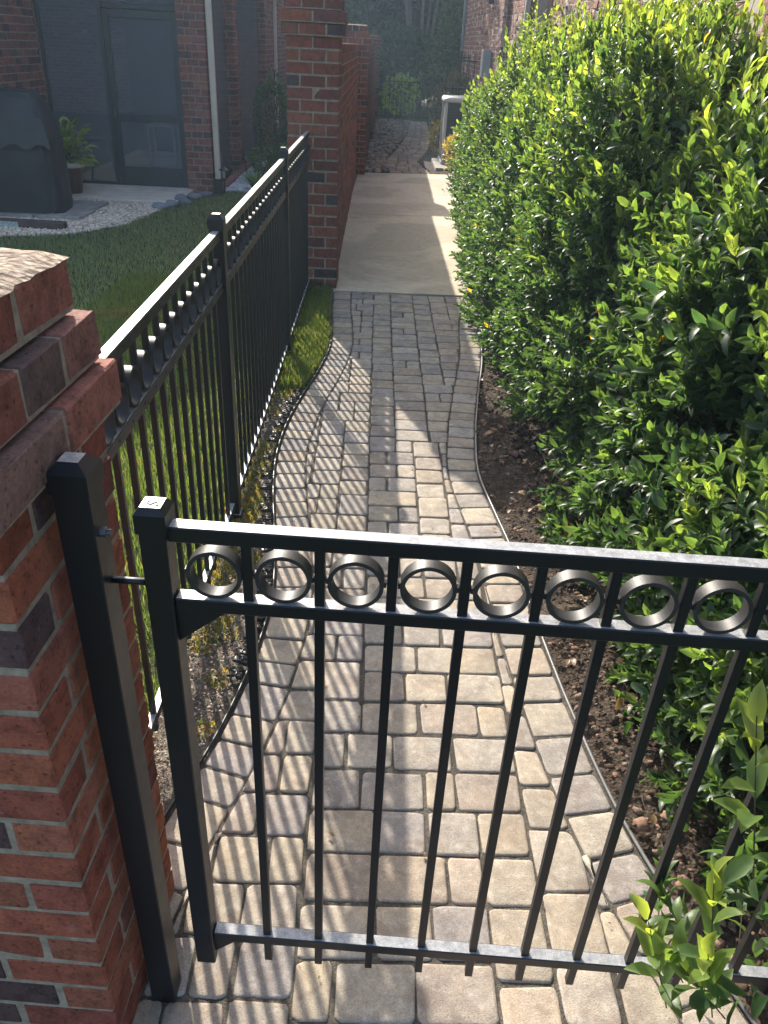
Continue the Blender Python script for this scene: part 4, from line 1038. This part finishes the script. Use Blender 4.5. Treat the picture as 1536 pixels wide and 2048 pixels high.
# wall lantern
ln = MB()
ln.lathe([(.02, .30), (.035, .28), (.05, .24), (.115, .20), (.12, .185), (.09, .18), (.085, .15)], 8, (0, 0, 0)); L1 = ln.build('wall_lantern', 'tan', G); L1.location = (1.86, 10.6, 2.20)
ln = MB(); ln.lathe([(.085, .15), (.065, -.08), (.03, -.10)], 8); ln.build('lamp_glass', 'glass', L1)
ln = MB()
for q in range(8):
    a = q * math.pi / 4; ln.tube([(.087 * math.cos(a), .087 * math.sin(a), .15), (.067 * math.cos(a), .067 * math.sin(a), -.08)], .006, 6)
ln.box((0, -.02, .02), (.19, .02, .06)); ln.build('lamp_bracket', 'tan', L1)
V = [(1.55, .2, ZT), (1.55, 20.9, ZT), (6.5, 20.9, 6.8), (6.5, .2, 6.8)]; V = np.array(V + [(a, b, c + .15) for a, b, c in V])
build('roof', V, [np.array([(3, 2, 1, 0), (4, 5, 6, 7), (0, 1, 5, 4), (1, 2, 6, 5), (2, 3, 7, 6), (3, 0, 4, 7)])], 'roof', G)
one_box('end_wall', (1.87, 20.4, -.08), (6.5, 20.6, ZT), 'rmortar', G)

# air conditioner
ac = empty('air_conditioner', (1.12, 14.75, .06))
one_box('grille', (.02, .02, .04), (.74, .74, .94), 'grille', ac, .02)
cp = MB()
for a in (0, .715):
    for b in (0, .715): cp.box((a, b, 0), (a + .045, b + .045, .95), .012)
cp.build('corner_post', 'acw', ac)
lv = MB()
for k in range(22):
    z = .07 + k * .039
    for (p, q) in (((.046, .008), (.714, .02)), ((.008, .046), (.02, .714))): lv.box((p[0], p[1], z), (q[0], q[1], z + .010), .001)
lv.build('louvres', 'grille', ac)
k = 48; t = np.arange(k) * 2 * math.pi / k; V = []
for a, z in ((.395, .95), (.41, .955), (.41, 1.0), (.385, 1.03), (.30, 1.035)):
    p = .30; V.append(np.stack([.38 + np.sign(np.cos(t)) * np.abs(np.cos(t))**p * a, .38 + np.sign(np.sin(t)) * np.abs(np.sin(t))**p * a, np.full(k, z)], 1))
n = 5; i = np.arange(n - 1)[:, None] * k; j = np.arange(k)[None]; jn = (j + 1) % k
build('top_cover', np.concatenate(V), [np.stack([i + j, i + jn, i + k + jn, i + k + j], -1).reshape(-1, 4), (4 * k + np.arange(k))[None], np.arange(k)[None, ::-1]], 'acw', ac, None, True)
one_box('base_pan', (-.01, -.01, 0), (.77, .77, .04), 'acw', ac)
tag(ac, 'white air conditioner unit with dark louvred sides beside the flagstone path', 'air conditioner')
tag(one_box('equipment_pad', (1.00, 14.25, -.05), (2.0, 15.62, .055), 'slate', None, .01), 'pale concrete pad under the air conditioner', 'pad')

# metal rail by the right house, far gate
def iron_fence(name, p, q, h, label, cat, rails, n, z0=0.0):
    r = empty(name, (0, 0, 0)); p, q = np.array(p), np.array(q); L = np.linalg.norm(q - p); u = (q - p) / L; ax = np.array([[u[0], u[1], 0], [-u[1], u[0], 0], [0, 0, 1]])
    for z in rails: b = MB(); c = (p + q) / 2; b.boxes([(*c, z)], (L / 2, .013, .014), ax); b.build('rail', 'paint', r)
    pk = None
    for k in range(n):
        c = p + (q - p) * (k + .5) / n
        if pk is None: b = MB(); b.boxes([(0, 0, (h + z0) / 2)], (.008, .008, (h - z0) / 2), ax, .001); pk = b.build('picket', 'paint', r); o = pk
        else: o = link_copy(pk, r)
        o.location = (*c, 0)
    tag(r, label, cat)
iron_fence('metal_fence', (1.22, 17.2), (2.0, 17.2), 1.72, 'short black metal fence return beside the right-hand house', 'fence', (1.13, 1.6), 6)
iron_fence('metal_fence', (1.45, 18.6), (1.9, 18.6), 1.72, 'second black metal rail behind the short fence return', 'fence', (1.15, 1.64), 4)
iron_fence('garden_gate', (.02, 24.4), (1.42, 24.4), 1.25, 'dark metal garden gate closing the far end of the flagstone path', 'gate', (.1, .95, 1.2), 13, .05)

# ---------------------------------------------------------------- far trees
def tree(cx, cy, h0, h1, rx, ry, n, size, lo, hi, label, trunks=1, name='broadleaf_tree', holes=.35, spread=.25, cat='tree'):
    r = empty(name, (cx, cy, 0)); m = int(n * 1.6)
    d = unit(rng.normal(0, 1, (m, 3))); q = d * (rng.random((m, 1))**.4)
    P = q * np.array([rx, ry, (h1 - h0) / 2]) + np.array([0, 0, (h0 + h1) / 2])
    k = fbm(P[:, 0] * 1.0 + cx, P[:, 1] * .6 + P[:, 2] * .9, .9, 3, int(abs(cx) * 7)) > holes; P, d = P[k][:n], d[k][:n]; n = len(P)
    V, f, c = leaves_mesh(P, d + rng.normal(0, .8, (n, 3)), np.array([0, 0, .6]) + rng.normal(0, .7, (n, 3)), rng.uniform(*size, n), gcol(n, lo, hi, 0), 1.6)
    build('crown', V, f, 'dleaf', r, c, True)
    tr = MB(); top = (h0 + h1) / 2 + .2 * (h1 - h0)
    for t in range(trunks):
        a = t * 2.4; e = np.array([math.cos(a) * spread * (t > 0 or trunks > 1) * 4, math.sin(a) * spread * 2, top])
        b0 = np.array([math.cos(a) * .08 * (trunks > 1), math.sin(a) * .08 * (trunks > 1), -.05])
        pts = [b0, b0 * .7 + e * np.array([.25, .25, .3]), e * np.array([.6, .6, .65]) + np.array([.05, .03, 0]), e]
        tr.tube(pts, np.array([.16, .12, .08, .02]) * (1 if trunks == 1 else .4), 9)
        for bq in range(5):
            s = pts[2] * .5 + pts[1] * .5 if bq % 2 else pts[2]; e2 = P[rng.integers(n)]; tr.tube([s, (s + e2) / 2 + np.array([0, 0, .1]), e2], [.05 if trunks == 1 else .02, .03 if trunks == 1 else .012, .008], 6)
    tr.build('trunk', 'bark' if trunks == 1 else 'pale_bark', r, True); tag(r, label, cat); return r
DG, LG = (.012, .028, .010), (.035, .07, .02)
tree(.3, 27.2, .15, 2.35, 1.7, .9, 4200, (.10, .17), DG, LG, 'dense dark evergreen pressed against the far garden gate', name='evergreen_tree', holes=.40)
tree(1.9, 21.6, .3, 2.9, 1.0, 1.0, 4200, (.06, .11), DG, (.045, .08, .03), 'rounded dark holly bush in front of the right-hand downspout', name='holly_bush', holes=.30)
tree(1.2, 28.6, 4.0, 12.5, 2.9, 2.2, 9500, (.14, .24), DG, LG, 'bare-stemmed multi-trunk tree leaning over the far gate', trunks=5, name='crape_myrtle', spread=.42)
tree(-1.9, 30.5, 1.0, 13.5, 2.4, 2.6, 12000, (.15, .26), DG, LG, 'tall dark tree rising behind the far brick piers', name='broadleaf_tree')
tree(4.2, 30.0, 1.0, 11.5, 3.4, 3, 9000, (.15, .26), DG, LG, 'tall dark tree behind the downspout corner of the right-hand house', name='broadleaf_tree')
tree(.8, 35.0, .3, 9.5, 4.5, 2.0, 9000, (.16, .28), DG, LG, 'wide dark tree farthest back between the two houses', name='broadleaf_tree')
tree(-6.5, 38, .5, 9, 4, 2.5, 7000, (.16, .28), DG, LG, 'dark tree far behind the left-hand house roof', name='broadleaf_tree')
tree(-.75, 25.2, .1, 2.2, .8, .7, 1800, (.08, .13), DG, (.06, .11, .03), 'small dark shrub tree beside the farthest brick pier', name='evergreen_tree')

tree(-1.6, 32.5, .1, 8.5, 2.4, 1.5, 9000, (.2, .34), DG, (.04, .07, .025), 'dense dark evergreen filling the gap behind the far piers', name='evergreen_tree', holes=.22)
tree(3.0, 33.0, .1, 8.5, 2.6, 1.5, 9000, (.2, .34), DG, (.04, .07, .025), 'dense dark evergreen far behind the air conditioner', name='evergreen_tree', holes=.22)
tree(.8, 31.2, .1, 7.5, 2.2, 1.2, 8000, (.18, .3), DG, (.04, .07, .025), 'dense dark evergreen far behind the garden gate', name='evergreen_tree', holes=.25)
leafy('leafy_shrub', .62, 25.3, .55, .35, 1.0, 650, (.08, .13), (.13, .20, .045), (.24, .32, .07), 'leaves tinted lime as if sunlit, showing between the bars of the far garden gate', 'shrub', 'leaf', z0=.1)  # sunlight on these leaves is painted in as lime colour
# red tag caught in the shrub
rt = MB(); t = np.linspace(0, 1, 9); px = np.stack([.02 * np.sin(t * 7), .035 * t, .012 * np.cos(t * 9)], 1)
s = np.array([.004, 0, .011]); V = np.concatenate([px - s, px + s, px - s + (0, .002, .001), px + s + (0, .002, .001)])
rt.add(V, [np.array([(i, i + 1, 10 + i, 9 + i) for i in range(8)]), np.array([(18 + i, 27 + i, 28 + i, 19 + i) for i in range(8)])])
o = rt.build('plant_tag', 'red'); o.location = (.80, 2.62, .17); o.rotation_euler = (0, 0, R(-70))
tag(o, 'small red plastic tag caught on low leaves behind the gate rail', 'tag')

# ---------------------------------------------------------------- light
W = bpy.data.worlds.new('World'); bpy.context.scene.world = W; W.use_nodes = True
nt = W.node_tree; nt.nodes.clear()
sky = nt.nodes.new('ShaderNodeTexSky'); sky.sky_type = 'NISHITA'; sky.sun_disc = False
EL, AZ = R(30), R(19.5)
sky.sun_elevation = EL; sky.sun_rotation = -AZ; sky.air_density = 1.0; sky.dust_density = 3.0; sky.ozone_density = .6
bg = nt.nodes.new('ShaderNodeBackground'); bg.inputs[1].default_value = .15
wo = nt.nodes.new('ShaderNodeOutputWorld'); nt.links.new(sky.outputs[0], bg.inputs[0]); nt.links.new(bg.outputs[0], wo.inputs[0])
sd = bpy.data.lights.new('sun', 'SUN'); sd.energy = 4.2; sd.angle = R(.53); sd.color = (1, .93, .82)
so = bpy.data.objects.new('sun', sd); C.objects.link(so)
so.rotation_euler = Vector((-math.sin(AZ) * math.cos(EL), math.cos(AZ) * math.cos(EL), math.sin(EL))).to_track_quat('Z', 'Y').to_euler()
sc = bpy.context.scene
sc.view_settings.view_transform = 'Standard'; sc.view_settings.look = 'None'; sc.view_settings.exposure = 1.34; sc.view_settings.gamma = 1
sc.cycles.max_bounces = 8; sc.cycles.transparent_max_bounces = 8

# hazy backlit air
hz = one_box('haze', (-45, -3, -1.2), (45, 60, 15.5), 'soil', None, .01); tag(hz, kind='stuff')
m, nt, out = new_mat('haze_air'); pv_ = nt.nodes.new('ShaderNodeVolumePrincipled'); pv_.inputs['Color'].default_value = (.58, .80, 1, 1); pv_.inputs['Density'].default_value = .0023; pv_.inputs['Anisotropy'].default_value = .35
nt.links.new(pv_.outputs[0], out.inputs['Volume']); hz.data.materials.clear(); hz.data.materials.append(m)
